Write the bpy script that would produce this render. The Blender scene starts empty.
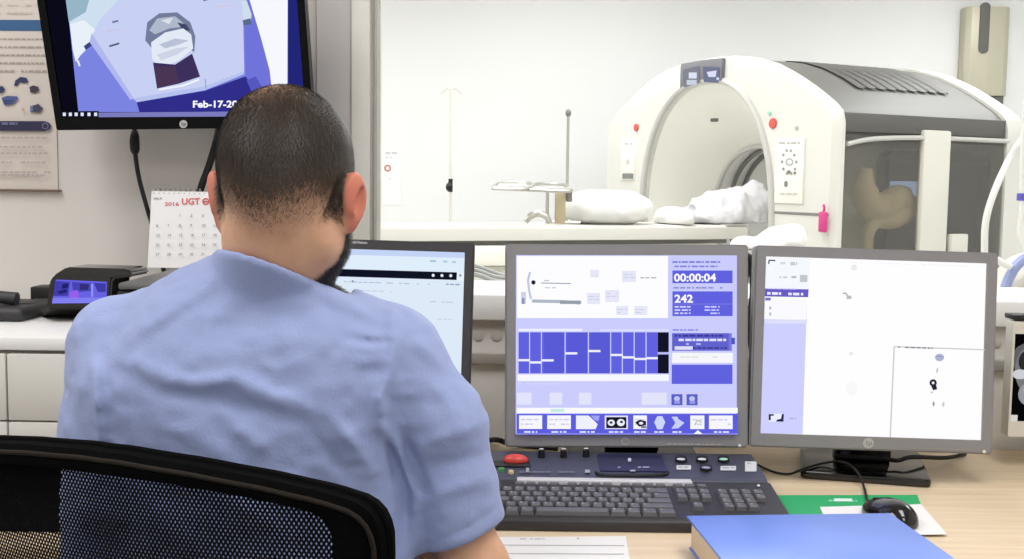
import bpy, bmesh, math, random
import numpy as np
from mathutils import Vector, Matrix, Euler
random.seed(7); np.random.seed(7)
SC = bpy.context.scene
COL = SC.collection
R = math.radians
I4 = Matrix.Identity(4)

# ------------------------------------------------------------------ camera
FPX, CX, CY = 1130.0, 512.0, 279.5
CAMZ = 1.25
PITCH, ROLL = R(-5.03), R(0.75)
f_ = Vector((0, math.cos(PITCH), math.sin(PITCH)))
u0 = Vector((0, -math.sin(PITCH), math.cos(PITCH)))
r0 = Vector((1, 0, 0))
r_ = r0 * math.cos(ROLL) + u0 * math.sin(ROLL)
u_ = u0 * math.cos(ROLL) - r0 * math.sin(ROLL)
CAM = Vector((0, 0, CAMZ))
cd = bpy.data.cameras.new('camera'); cam = bpy.data.objects.new('camera', cd); COL.objects.link(cam)
cd.sensor_width = 36.0; cd.sensor_fit = 'HORIZONTAL'; cd.lens = FPX / 1024 * 36.0
cd.clip_start = 0.02
m = Matrix((( r_.x, u_.x, -f_.x, CAM.x), (r_.y, u_.y, -f_.y, CAM.y), (r_.z, u_.z, -f_.z, CAM.z), (0, 0, 0, 1)))
cam.matrix_world = m
SC.camera = cam

def ray(px, py):
    return f_ + r_ * ((px - CX) / FPX) + u_ * ((CY - py) / FPX)
def atY(px, py, Y):
    d = ray(px, py); return CAM + d * (Y / d.y)
def atZ(px, py, Z):
    d = ray(px, py); return CAM + d * ((Z - CAMZ) / d.z)
def on_plane(px, py, o, n):
    d = ray(px, py); return CAM + d * ((o - CAM).dot(n) / d.dot(n))
def project_np(P):
    q = P - np.array(CAM, dtype=P.dtype)
    a = q @ np.array(r_, dtype=P.dtype); b = q @ np.array(u_, dtype=P.dtype); c = q @ np.array(f_, dtype=P.dtype)
    return CX + FPX * a / c, CY - FPX * b / c

# ------------------------------------------------------------------ materials
def lin(c):
    c = c / 255.0
    return c / 12.92 if c <= 0.04045 else ((c + 0.055) / 1.055) ** 2.4
def rgb(r, g, b): return (lin(r), lin(g), lin(b), 1.0)
def mat(name, col, rough=0.5, metal=0.0, noise=0.0, nscale=30.0, bump=0.0, bscale=200.0, spec=0.5, coat=0.0, sheen=0.0, trans=0.0):
    m = bpy.data.materials.new(name); m.use_nodes = True
    nt = m.node_tree; b = nt.nodes['Principled BSDF']
    c = rgb(*col)
    b.inputs['Base Color'].default_value = c
    b.inputs['Roughness'].default_value = rough
    b.inputs['Metallic'].default_value = metal
    b.inputs['Specular IOR Level'].default_value = spec
    b.inputs['Coat Weight'].default_value = coat
    b.inputs['Sheen Weight'].default_value = sheen
    tc = nt.nodes.new('ShaderNodeTexCoord')
    if noise > 0:
        n = nt.nodes.new('ShaderNodeTexNoise'); n.inputs['Scale'].default_value = nscale; n.inputs['Detail'].default_value = 4
        nt.links.new(tc.outputs['Object'], n.inputs['Vector'])
        mx = nt.nodes.new('ShaderNodeMix'); mx.data_type = 'RGBA'
        mx.inputs[6].default_value = tuple(v * (1 - noise) for v in c[:3]) + (1,)
        mx.inputs[7].default_value = tuple(min(1, v * (1 + noise)) for v in c[:3]) + (1,)
        nt.links.new(n.outputs['Fac'], mx.inputs[0]); nt.links.new(mx.outputs[2], b.inputs['Base Color'])
    if bump > 0:
        n2 = nt.nodes.new('ShaderNodeTexNoise'); n2.inputs['Scale'].default_value = bscale; n2.inputs['Detail'].default_value = 3
        nt.links.new(tc.outputs['Object'], n2.inputs['Vector'])
        bp = nt.nodes.new('ShaderNodeBump'); bp.inputs['Strength'].default_value = bump; bp.inputs['Distance'].default_value = 0.002
        nt.links.new(n2.outputs['Fac'], bp.inputs['Height']); nt.links.new(bp.outputs['Normal'], b.inputs['Normal'])
    return m
_em = {}
def emis(r, g, b, k=1.0):
    key = (r, g, b, k)
    if key not in _em:
        m = bpy.data.materials.new('glow_%02x%02x%02x' % (int(r), int(g), int(b))); m.use_nodes = True
        nt = m.node_tree; nt.nodes.clear()
        e = nt.nodes.new('ShaderNodeEmission'); o = nt.nodes.new('ShaderNodeOutputMaterial')
        e.inputs['Color'].default_value = rgb(r, g, b); e.inputs['Strength'].default_value = k
        nt.links.new(e.outputs[0], o.inputs[0]); _em[key] = m
    return _em[key]
_flat = {}
def flat(r, g, b, rough=0.6):
    key = (r, g, b, rough)
    if key not in _flat: _flat[key] = mat('paint_%02x%02x%02x' % (int(r), int(g), int(b)), (r, g, b), rough)
    return _flat[key]
def clear_mat(name, tint, refl, rough=0.02):
    m = bpy.data.materials.new(name); m.use_nodes = True
    nt = m.node_tree; nt.nodes.clear()
    o = nt.nodes.new('ShaderNodeOutputMaterial'); t = nt.nodes.new('ShaderNodeBsdfTransparent'); g = nt.nodes.new('ShaderNodeBsdfGlossy')
    mx = nt.nodes.new('ShaderNodeMixShader'); lw = nt.nodes.new('ShaderNodeLayerWeight'); lw.inputs['Blend'].default_value = 0.2
    mm = nt.nodes.new('ShaderNodeMath'); mm.operation = 'MULTIPLY'; mm.inputs[1].default_value = refl
    t.inputs['Color'].default_value = tint + (1,); g.inputs['Roughness'].default_value = rough
    nt.links.new(lw.outputs['Fresnel'], mm.inputs[0]); nt.links.new(mm.outputs[0], mx.inputs[0])
    nt.links.new(t.outputs[0], mx.inputs[1]); nt.links.new(g.outputs[0], mx.inputs[2]); nt.links.new(mx.outputs[0], o.inputs[0])
    return m

M = {}
M['wall'] = mat('wall_paint', (213, 208, 201), 0.75, noise=0.03, nscale=3, bump=0.05)
M['scanwall'] = mat('scan_room_paint', (229, 229, 227), 0.8, noise=0.015, nscale=2)
M['pil'] = mat('grey_column_paint', (186, 182, 178), 0.7, noise=0.03, nscale=4)
M['frame'] = mat('window_frame_metal', (228, 225, 215), 0.45, noise=0.02)
M['groove'] = mat('window_gasket', (176, 174, 166), 0.6)
M['sill'] = mat('white_sill', (238, 236, 232), 0.4, noise=0.01)
M['strip'] = mat('aluminium_trunking', (222, 217, 210), 0.5, noise=0.03, nscale=20)
M['strip2'] = mat('trunking_cutout', (196, 190, 184), 0.6)
M['rail'] = mat('grey_rail', (165, 159, 150), 0.5)
M['panelw'] = mat('white_wall_panel', (240, 237, 230), 0.5, noise=0.015)
M['floor'] = mat('vinyl_floor', (150, 150, 150), 0.35, noise=0.06, nscale=25)
M['scanfloor'] = mat('scan_room_floor', (226, 224, 219), 0.4, noise=0.03, nscale=10)
M['ceil'] = mat('ceiling_paint', (235, 235, 232), 0.85)
M['black'] = mat('black_plastic', (16, 16, 17), 0.45, noise=0.1, nscale=60)
M['blackgloss'] = mat('gloss_black_plastic', (12, 12, 14), 0.12, coat=0.3)
M['blackmatte'] = mat('matte_black_plastic', (5, 5, 6), 0.85, spec=0.06, noise=0.1, nscale=80, bump=0.2, bscale=900)
M['dark'] = mat('charcoal_plastic', (46, 45, 48), 0.5, noise=0.05, nscale=60)
M['bezel'] = mat('grey_monitor_plastic', (134, 132, 133), 0.42, noise=0.03, nscale=40)
M['bezeldark'] = mat('dark_monitor_plastic', (62, 61, 62), 0.4, noise=0.03)
M['hpgrey'] = mat('silver_logo', (178, 176, 174), 0.3, 0.3)
M['white'] = mat('white_laminate', (232, 230, 226), 0.4, noise=0.01)
M['cabw'] = mat('white_cabinet', (214, 211, 203), 0.45, noise=0.015)
M['rubber'] = mat('cable_rubber', (18, 18, 20), 0.55, noise=0.1)
M['paper'] = mat('white_paper', (236, 234, 232), 0.75, noise=0.015, nscale=15)
M['chrome'] = mat('brushed_steel', (190, 187, 180), 0.3, 0.8, noise=0.04, nscale=40)
M['gw'] = mat('gantry_white', (221, 219, 211), 0.4, noise=0.008, nscale=3)
M['gin'] = mat('gantry_cream', (240, 238, 228), 0.5, noise=0.01, nscale=4)
M['groof'] = mat('gantry_roof_grey', (112, 110, 105), 0.5, noise=0.03, nscale=8)
M['groofd'] = mat('gantry_dark_grey', (92, 90, 86), 0.5, noise=0.04, nscale=8)
M['ginner'] = mat('gantry_cavity_grey', (236, 233, 226), 0.7, noise=0.05, nscale=6)
M['gring'] = mat('bore_ring_grey', (128, 127, 122), 0.5)
M['gtrim'] = mat('arch_trim_grey', (196, 194, 188), 0.4)
M['bore'] = mat('bore_lining', (246, 245, 240), 0.5)
M['smoke'] = clear_mat('smoked_panel', (0.76, 0.755, 0.73), 0.5, 0.03)
def body_nodes(m_, col, k):
    nt = m_.node_tree; o = [n for n in nt.nodes if n.type == 'OUTPUT_MATERIAL'][0]; src = o.inputs[0].links[0].from_socket
    d = nt.nodes.new('ShaderNodeBsdfDiffuse'); d.inputs['Color'].default_value = rgb(*col); mx = nt.nodes.new('ShaderNodeMixShader'); mx.inputs[0].default_value = k
    nt.links.new(src, mx.inputs[1]); nt.links.new(d.outputs[0], mx.inputs[2]); nt.links.new(mx.outputs[0], o.inputs[0])
body_nodes(M['smoke'], (205, 203, 197), 0.11)
M['glass'] = clear_mat('window_glass', (0.985, 0.99, 0.985), 0.35, 0.0)
M['linen'] = mat('white_linen', (240, 239, 236), 0.9, noise=0.02, nscale=30, bump=0.2, bscale=120)
M['linenb'] = mat('printed_linen', (224, 222, 226), 0.9, noise=0.2, nscale=34, bump=0.2, bscale=120)
M['beige'] = mat('reflection_beige', (250, 228, 190), 0.85, noise=0.1, nscale=25, bump=0.3, bscale=100)  # colour of the added tube that imitates a reflection
M['cream'] = mat('cream_plastic', (220, 217, 206), 0.45)
M['wood'] = mat('beech_laminate', (222, 200, 166), 0.42)
def wood_nodes():
    nt = M['wood'].node_tree; b = nt.nodes['Principled BSDF']
    tc = nt.nodes.new('ShaderNodeTexCoord'); mp = nt.nodes.new('ShaderNodeMapping'); mp.inputs['Scale'].default_value = (1.6, 22, 22)
    n = nt.nodes.new('ShaderNodeTexNoise'); n.inputs['Scale'].default_value = 3; n.inputs['Detail'].default_value = 6
    cr = nt.nodes.new('ShaderNodeValToRGB'); cr.color_ramp.elements[0].color = rgb(216, 192, 158); cr.color_ramp.elements[1].color = rgb(230, 210, 180)
    cr.color_ramp.elements[0].position = 0.3; cr.color_ramp.elements[1].position = 0.7
    nt.links.new(tc.outputs['Object'], mp.inputs[0]); nt.links.new(mp.outputs[0], n.inputs['Vector'])
    nt.links.new(n.outputs['Fac'], cr.inputs[0]); nt.links.new(cr.outputs[0], b.inputs['Base Color'])
wood_nodes()

# ------------------------------------------------------------------ mesh helpers
def merge(bm, tmp, mi, Mx=I4):
    me = bpy.data.meshes.new('tmp'); tmp.transform(Mx); tmp.to_mesh(me); tmp.free()
    n = len(bm.faces); bm.from_mesh(me); bpy.data.meshes.remove(me)
    bm.faces.ensure_lookup_table()
    for f in bm.faces[n:]: f.material_index = mi
def box(bm, c, s, Mx=I4, bev=0.0, mi=0, seg=2):
    t = bmesh.new(); bmesh.ops.create_cube(t, size=1.0)
    bmesh.ops.scale(t, vec=Vector(s), verts=t.verts); bmesh.ops.translate(t, vec=Vector(c), verts=t.verts)
    if bev > 0: bmesh.ops.bevel(t, geom=list(t.edges), offset=min(bev, 0.49 * min(s)), segments=seg, affect='EDGES', profile=0.5)
    merge(bm, t, mi, Mx)
def box2(bm, a, b, Mx=I4, bev=0.0, mi=0, seg=2):
    a = Vector(a); b = Vector(b); box(bm, (a + b) / 2, [abs(b[i] - a[i]) for i in range(3)], Mx, bev, mi, seg)
def ring_basis(d):
    d = d.normalized(); a = Vector((0, 0, 1)) if abs(d.z) < 0.9 else Vector((1, 0, 0))
    x = d.cross(a).normalized(); return x, d.cross(x).normalized()
def tube(bm, pts, r, seg=10, mi=0, smooth=True, Mx=I4, cap=True, sub=6):
    pts = [Vector(p) for p in pts]; rr = list(r) if hasattr(r, '__len__') else [r] * len(pts)
    if smooth and len(pts) > 2:
        q, qr = [], []
        for i in range(len(pts) - 1):
            p0 = pts[max(i - 1, 0)]; p1 = pts[i]; p2 = pts[i + 1]; p3 = pts[min(i + 2, len(pts) - 1)]
            for k in range(sub):
                t = k / sub
                q.append(0.5 * ((2 * p1) + (p2 - p0) * t + (2 * p0 - 5 * p1 + 4 * p2 - p3) * t * t + (3 * p1 - p0 - 3 * p2 + p3) * t ** 3))
                qr.append(rr[i] * (1 - t) + rr[i + 1] * t)
        q.append(pts[-1]); qr.append(rr[-1]); pts, rr = q, qr
    rings = []; x = None
    for i, p in enumerate(pts):
        d = (pts[min(i + 1, len(pts) - 1)] - pts[max(i - 1, 0)])
        d.normalize()
        if x is None: x, y = ring_basis(d)
        else:
            x = (x - d * x.dot(d))
            if x.length < 1e-6: x, _ = ring_basis(d)
            x.normalize(); y = d.cross(x)
        rings.append([bm.verts.new(Mx @ (p + (x * math.cos(2 * math.pi * k / seg) + y * math.sin(2 * math.pi * k / seg)) * rr[i])) for k in range(seg)])
    for a, b in zip(rings, rings[1:]):
        for k in range(seg):
            f = bm.faces.new((a[k], a[(k + 1) % seg], b[(k + 1) % seg], b[k])); f.material_index = mi
    if cap:
        f = bm.faces.new(list(reversed(rings[0]))); f.material_index = mi
        f = bm.faces.new(rings[-1]); f.material_index = mi
def cyl(bm, p0, p1, r, seg=20, mi=0, Mx=I4, r2=None): tube(bm, [p0, p1], [r, r if r2 is None else r2], seg, mi, False, Mx)
def ball(bm, c, r, mi=0, Mx=I4, u=20, v=12):
    t = bmesh.new(); bmesh.ops.create_uvsphere(t, u_segments=u, v_segments=v, radius=1.0)
    r = (r, r, r) if not hasattr(r, '__len__') else r
    bmesh.ops.scale(t, vec=Vector(r), verts=t.verts); bmesh.ops.translate(t, vec=Vector(c), verts=t.verts)
    merge(bm, t, mi, Mx)
def prism(bm, poly, o, ex, ey, depth, mi=0, bev=0.0):
    """polygon in the plane o+ex*a+ey*b extruded by the vector depth"""
    t = bmesh.new(); o = Vector(o); ex = Vector(ex); ey = Vector(ey); depth = Vector(depth)
    a = [t.verts.new(o + ex * p[0] + ey * p[1]) for p in poly]; b = [t.verts.new(v.co + depth) for v in a]
    n = len(poly); t.faces.new(a); t.faces.new(list(reversed(b)))
    for i in range(n): t.faces.new((a[i], b[i], b[(i + 1) % n], a[(i + 1) % n]))
    bmesh.ops.recalc_face_normals(t, faces=t.faces)
    if bev > 0: bmesh.ops.bevel(t, geom=list(t.edges), offset=bev, segments=2, affect='EDGES', profile=0.5)
    merge(bm, t, mi)
def rrect(w, h, r, n=4, cx=0, cy=0):
    out = []
    for sx, sy, a0 in ((1, 1, 0), (-1, 1, 90), (-1, -1, 180), (1, -1, 270)):
        for k in range(n + 1):
            a = R(a0 + 90 * k / n); out.append((cx + sx * (w / 2 - r) + r * math.cos(a), cy + sy * (h / 2 - r) + r * math.sin(a)))
    return out
def ring_prism(bm, outer, inner, o, ex, ey, depth, mi=0):
    """ring between two outlines with the same number of points, given thickness"""
    o = Vector(o); ex = Vector(ex); ey = Vector(ey); depth = Vector(depth); n = len(outer)
    A = [bm.verts.new(o + ex * p[0] + ey * p[1]) for p in outer]; B = [bm.verts.new(o + ex * p[0] + ey * p[1]) for p in inner]
    C = [bm.verts.new(v.co + depth) for v in A]; D = [bm.verts.new(v.co + depth) for v in B]
    fs = []
    for i in range(n):
        j = (i + 1) % n
        fs += [bm.faces.new((A[i], A[j], B[j], B[i])), bm.faces.new((C[j], C[i], D[i], D[j])), bm.faces.new((A[j], A[i], C[i], C[j])), bm.faces.new((B[i], B[j], D[j], D[i]))]
    for f in fs: f.material_index = mi
    bmesh.ops.recalc_face_normals(bm, faces=fs)
def mesh_obj(name, me, mats, parent=None):
    o = bpy.data.objects.new(name, me); COL.objects.link(o)
    for m_ in (mats if isinstance(mats, (list, tuple)) else [mats]): me.materials.append(m_)
    if parent is not None: o.parent = parent
    return o
def root_matrix(o):
    while o.parent is not None: o = o.parent
    return o.matrix_basis.copy()
def obj(name, bm, mats, parent=None, world=True, smooth=35, fix=False):
    """links a bmesh as one object; world: its coordinates are world coordinates"""
    if fix: bmesh.ops.recalc_face_normals(bm, faces=bm.faces)
    if parent is not None and world: bm.transform(root_matrix(parent).inverted())
    me = bpy.data.meshes.new(name); bm.to_mesh(me); bm.free()
    if smooth:
        for p in me.polygons: p.use_smooth = True
        me.set_sharp_from_angle(angle=R(smooth))
    return mesh_obj(name, me, mats, parent)
def tag(o, label, cat, group=None, kind=None):
    o['label'] = label; o['category'] = cat
    if group: o['group'] = group
    if kind: o['kind'] = kind
    return o
def thing(name, label, cat, loc, rz=0.0, group=None):
    o = bpy.data.objects.new(name, None); COL.objects.link(o); o.empty_display_size = 0.05
    o.matrix_basis = Matrix.Translation(Vector(loc)) @ Matrix.Rotation(rz, 4, 'Z')
    return tag(o, label, cat, group)
def single(name, bm, mats, label, cat, group=None, base=None, smooth=35):
    """one-mesh thing whose origin is put at its base"""
    bm.verts.ensure_lookup_table()
    if base is None:
        xs = [v.co for v in bm.verts]
        base = Vector((sum(c.x for c in xs) / len(xs), sum(c.y for c in xs) / len(xs), min(c.z for c in xs)))
    bm.transform(Matrix.Translation(-Vector(base)))
    o = obj(name, bm, mats, smooth=smooth); o.location = base
    return tag(o, label, cat, group)
def struct(name, bm, mats, smooth=35):
    o = obj(name, bm, mats, smooth=smooth); o['kind'] = 'structure'; return o

def text_geo(s, bold=0.0, shear=0.0):
    cu = bpy.data.curves.new('txt', 'FONT'); cu.body = s; cu.size = 1.0; cu.offset = bold; cu.shear = shear; cu.resolution_u = 3
    ob = bpy.data.objects.new('txt', cu); COL.objects.link(ob)
    dg = bpy.context.evaluated_depsgraph_get(); dg.update()
    me = bpy.data.meshes.new_from_object(ob.evaluated_get(dg))
    V = [tuple(v.co[:2]) for v in me.vertices]; F = [tuple(p.vertices) for p in me.polygons]
    bpy.data.objects.remove(ob); bpy.data.curves.remove(cu); bpy.data.meshes.remove(me)
    return V, F

def sub(t, name):
    for c in t.children:
        if c.name.split('.')[0] == name: return c
    return t
class Sheet:
    """flat printed or glowing picture on a plane: polygons in photo pixels are cast onto the plane where it stands"""
    def __init__(s, o, n, glow=True, k=1.0, step=0.00015):
        s.o = Vector(o); s.n = Vector(n).normalized(); s.bm = bmesh.new(); s.mats = []; s.layer = 0; s.glow = glow; s.k = k; s.step = step
        if s.n.dot(CAM - s.o) < 0: s.n = -s.n
    def new(s): return Sheet(s.o, s.n, s.glow, s.k, s.step)
    def mi(s, c):
        m_ = c if not isinstance(c, tuple) else (emis(*c, s.k) if s.glow else flat(*c))
        if m_ not in s.mats: s.mats.append(m_)
        return s.mats.index(m_)
    def P(s, px, py): return on_plane(px, py, s.o, s.n) + s.n * (s.layer * s.step)
    def face(s, pts, i):
        f = s.bm.faces.new([s.bm.verts.new(p) for p in pts]); f.normal_update()
        if f.normal.dot(s.n) < 0: f.normal_flip()
        f.material_index = i
    def poly(s, pts, c, up=True):
        if up: s.layer += 1
        s.face([s.P(*p) for p in pts], s.mi(c)); return s
    def rect(s, x0, y0, x1, y1, c, up=True): return s.poly([(x0, y0), (x1, y0), (x1, y1), (x0, y1)], c, up)
    def quad3(s, pts, c):
        s.layer += 1; s.face([Vector(p) + s.n * (s.layer * s.step) for p in pts], s.mi(c)); return s
    def disc(s, x, y, rx, ry, c, n=14, up=True):
        return s.poly([(x + rx * math.cos(2 * math.pi * k / n), y + ry * math.sin(2 * math.pi * k / n)) for k in range(n)], c, up)
    def ring(s, x, y, r0, r1, c, n=16):
        s.layer += 1
        for k in range(n):
            a, b = 2 * math.pi * k / n, 2 * math.pi * (k + 1) / n
            s.face([s.P(x + q * math.cos(t), y + q * math.sin(t)) for q, t in ((r0, a), (r1, a), (r1, b), (r0, b))], s.mi(c))
    def line(s, pts, w, c):
        s.layer += 1
        for (x0, y0), (x1, y1) in zip(pts, pts[1:]):
            l = math.hypot(x1 - x0, y1 - y0) or 1; nx, ny = -(y1 - y0) / l * w / 2, (x1 - x0) / l * w / 2
            s.face([s.P(x0 + nx, y0 + ny), s.P(x1 + nx, y1 + ny), s.P(x1 - nx, y1 - ny), s.P(x0 - nx, y0 - ny)], s.mi(c))
    def text(s, t, x, y, size, c, slope=0.0, bold=0.0, width=None, shear=0.0):
        """x, y: left end of the base line; size: capital height in pixels"""
        V, F = text_geo(t, bold, shear); k = size / 0.70; s.layer += 1; kx = k
        if width: kx = width / max(v[0] for v in V)
        vs = [s.bm.verts.new(s.P(x + v[0] * kx, y - v[1] * k + slope * v[0] * kx)) for v in V]
        i = s.mi(c)
        for f in F:
            fc = s.bm.faces.new([vs[q] for q in f]); fc.normal_update()
            if fc.normal.dot(s.n) < 0: fc.normal_flip()
            fc.material_index = i
    def words(s, x0, x1, y, h, c, slope=0.0, seed=0, dens=0.7):
        """a row of small unreadable strokes"""
        rnd = random.Random(seed * 77 + int(x0 * 3 + y * 7)); x = x0; s.layer += 1
        while x < x1 - 1:
            w = min(rnd.uniform(2.0, 7.0), x1 - x)
            if rnd.random() < dens:
                yy = y + slope * (x - x0)
                s.face([s.P(x, yy), s.P(x + w, yy + slope * w), s.P(x + w, yy + slope * w + h), s.P(x, yy + h)], s.mi(c))
            x += w + rnd.uniform(0.8, 1.6)
    def build(s, name, parent): return obj(name, s.bm, s.mats, parent, smooth=0)

# ------------------------------------------------------------------ the rooms
YW, YW2 = 2.20, 2.42                     # window wall, both faces
XL, XR, YB, ZC = -2.3, 1.95, -1.7, 2.65  # control room
SL, SR, SY, SZ = -4.2, 5.2, 8.35, 2.95   # scan room
XO = atY(378, 130, YW).x                 # left edge of the window opening
ZS = 1.03                                # window sill
def wallbox(name, a, b, m_, **k):
    bm = bmesh.new(); box2(bm, a, b, **k); return struct(name, bm, m_)
wallbox('floor', (XL, YB, -0.06), (XR, YW, 0), M['floor'])
wallbox('ceiling', (XL, YB, ZC), (XR, YW, ZC + 0.06), M['ceil'])
wallbox('wall_left', (XL - 0.1, YB, 0), (XL, YW, ZC), M['wall'])
wallbox('wall_right', (XR, YB, 0), (XR + 0.1, YW, ZC), M['wall'])
wallbox('wall_back', (XL - 0.1, YB - 0.1, 0), (XR + 0.1, YB, ZC), M['wall'])
XP0, XP1 = atY(319, 60, YW).x, atY(353.5, 60, YW).x
bm = bmesh.new()
box2(bm, (XL - 0.1, YW, 0), (XP1, YW2, ZC + 0.06)); box2(bm, (XP1, YW, 0), (XR + 0.1, YW2, ZS - 0.02)); box2(bm, (XP1, YW, 2.25), (XR + 0.1, YW2, ZC + 0.06)); box2(bm, (XR - 0.12, YW, ZS - 0.02), (XR + 0.1, YW2, 2.25))
struct('wall_front', bm, M['wall'])
bm = bmesh.new(); box2(bm, (XP0, YW - 0.03, 0), (XP1, YW + 0.002, ZC), bev=0.003)
struct('trim_1', bm, M['pil'])
bm = bmesh.new(); box2(bm, (XP0 - 0.004, YW - 0.012, 0), (XP0, YW + 0.001, ZC)); struct('trim_2', bm, M['rail'])
# window: frame members, gasket line, sill, pane
w = bpy.data.objects.new('window_1', None); COL.objects.link(w); w['kind'] = 'structure'; w.matrix_basis = Matrix.Translation((XO, YW, ZS))
bm = bmesh.new(); XG = atY(372, 100, YW).x
box2(bm, (XP1, YW - 0.035, ZS), (XG, YW + 0.05, 2.3), bev=0.004); box2(bm, (XG, YW - 0.02, ZS), (XO, YW + 0.06, 2.3), bev=0.002)
box2(bm, (XP1, YW - 0.035, 2.2), (XR, YW + 0.06, 2.3), bev=0.004); box2(bm, (XR - 0.06, YW - 0.035, ZS), (XR, YW + 0.06, 2.3), bev=0.004)
obj('window_frame', bm, M['frame'], w)
bm = bmesh.new(); box2(bm, (XG - 0.001, YW - 0.026, ZS), (XG + 0.004, YW - 0.019, 2.2)); box2(bm, (XO - 0.004, YW - 0.024, ZS), (XO + 0.001, YW + 0.03, 2.2))
obj('window_gasket', bm, M['groove'], w)
bm = bmesh.new(); box2(bm, (XO - 0.002, YW + 0.03, ZS), (XR - 0.05, YW + 0.038, 2.22)); obj('window_pane', bm, M['glass'], w)
bm = bmesh.new(); box2(bm, (XP1, YW - 0.04, ZS - 0.05), (XR, YW2 + 0.05, ZS), bev=0.004); obj('window_sill', bm, M['sill'], w)
# panelling under the window: apron, aluminium trunking, rail
bm = bmesh.new(); box2(bm, (XP1, YW - 0.016, 0.0), (XR, YW, 0.895)); struct('trim_3', bm, M['panelw'])
bm = bmesh.new(); box2(bm, (XP1, YW - 0.02, 0.914), (XR, YW, 0.981)); 
for i in range(60):
    x = XP1 + 0.03 + i * 0.036
    if x < XR - 0.05: 
        t = bmesh.new(); bmesh.ops.create_uvsphere(t, u_segments=10, v_segments=6, radius=1); merge(bm, t, 1, Matrix.Translation((x, YW - 0.0215, 0.948)) @ Matrix.Diagonal((0.011, 0.002, 0.011, 1)))
struct('trim_4', bm, [M['strip'], M['strip2']])
bm = bmesh.new(); box2(bm, (XP1, YW - 0.03, 0.893), (XR, YW, 0.914), bev=0.002); struct('trim_5', bm, M['rail'])
# scan room
wallbox('scan_room_floor', (SL, YW2, -0.06), (SR, SY, 0), M['scanfloor'])
wallbox('scan_room_ceiling', (SL, YW2, SZ), (SR, SY, SZ + 0.06), M['ceil'])
wallbox('wall_far', (SL - 0.1, SY, 0), (SR + 0.1, SY + 0.1, SZ), M['scanwall'])
wallbox('wall_scan_left', (SL - 0.1, YW2, 0), (SL, SY, SZ), M['scanwall'])
wallbox('wall_scan_right', (SR, YW2, 0), (SR + 0.1, SY, SZ), M['scanwall'])
bm = bmesh.new(); box2(bm, (SL, YW2 - 0.05, 0), (XL - 0.1, YW2, SZ)); box2(bm, (XR + 0.1, YW2 - 0.05, 0), (SR, YW2, SZ)); box2(bm, (SL, YW2 - 0.05, ZC), (SR, YW2, SZ))
struct('wall_scan_near', bm, M['scanwall'])

def ceiling_light(x, y, z, sx, sy, k, label, grp, col=(253, 253, 255)):
    t = thing('ceiling_light', label, 'ceiling light', (x, y, z), 0, grp)
    bm = bmesh.new(); ring_prism(bm, rrect(sx + 0.06, sy + 0.06, 0.01, 1), rrect(sx, sy, 0.005, 1), (x, y, z - 0.03), (1, 0, 0), (0, 1, 0), (0, 0, 0.03)); obj('light_frame', bm, M['white'], t, smooth=0)
    bm = bmesh.new(); vs = [bm.verts.new((x + a * sx / 2, y + b * sy / 2, z - 0.02)) for a, b in ((-1, -1), (-1, 1), (1, 1), (1, -1))]; bm.faces.new(vs); obj('light_diffuser', bm, emis(*col, k), t, smooth=0)
for x, y in ((-1.2, 0.95), (0.7, 0.95), (-1.2, -0.8), (0.7, -0.8)):
    ceiling_light(x, y, ZC, 0.6, 1.2, 10.5 if y > 0 else 8.0, 'square white ceiling light panel above the desk', 'control room ceiling lights')
for x, y in ((-2.2, 4.2), (0.5, 4.2), (3.2, 4.2), (-2.2, 6.6), (0.5, 6.6), (3.2, 6.6)):
    ceiling_light(x, y, SZ, 1.2, 1.2, 10.2, 'white ceiling light panel over the scanner', 'scan room ceiling lights', (252, 253, 255))
wd = bpy.data.worlds.new('world'); SC.world = wd; wd.use_nodes = True
wd.node_tree.nodes['Background'].inputs['Color'].default_value = (0.5, 0.5, 0.5, 1); wd.node_tree.nodes['Background'].inputs['Strength'].default_value = 0.05
SC.view_settings.view_transform = 'Standard'; SC.view_settings.look = 'None'; SC.view_settings.exposure = 0.0; SC.view_settings.gamma = 1.0
SC.view_settings.use_curve_mapping = False
SC.cycles.use_denoising = True; SC.cycles.transparent_max_bounces = 24; SC.cycles.max_bounces = 8; SC.cycles.sample_clamp_indirect = 6

# ------------------------------------------------------------------ desk and white drawer unit
ZD = 0.74
XD0, XD1, YD = -1.75, 1.75, 1.512
t = thing('desk', 'long beech laminate desk running under the window', 'desk', (0.2, 1.85, 0))
bm = bmesh.new(); prism(bm, [(XD0, YD), (0.02, YD), (0.09, 1.46), (0.12, 1.38), (0.17, 1.22), (0.26, 1.17), (XD1, 1.17), (XD1, YW - 0.032), (XD0, YW - 0.032)], (0, 0, ZD - 0.03), (1, 0, 0), (0, 1, 0), (0, 0, 0.03), bev=0.004); obj('desk_top', bm, M['wood'], t)
for x in (XD0 + 0.05, 0.55, XD1 - 0.05):
    bm = bmesh.new(); box2(bm, (x - 0.015, YD + 0.04, 0), (x + 0.015, YW - 0.05, ZD - 0.03), bev=0.002); obj('desk_leg', bm, M['cabw'], t)
bm = bmesh.new(); box2(bm, (XD0 + 0.05, YW - 0.09, 0.25), (XD1 - 0.05, YW - 0.07, ZD - 0.03)); obj('modesty_panel', bm, M['cabw'], t)

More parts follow.
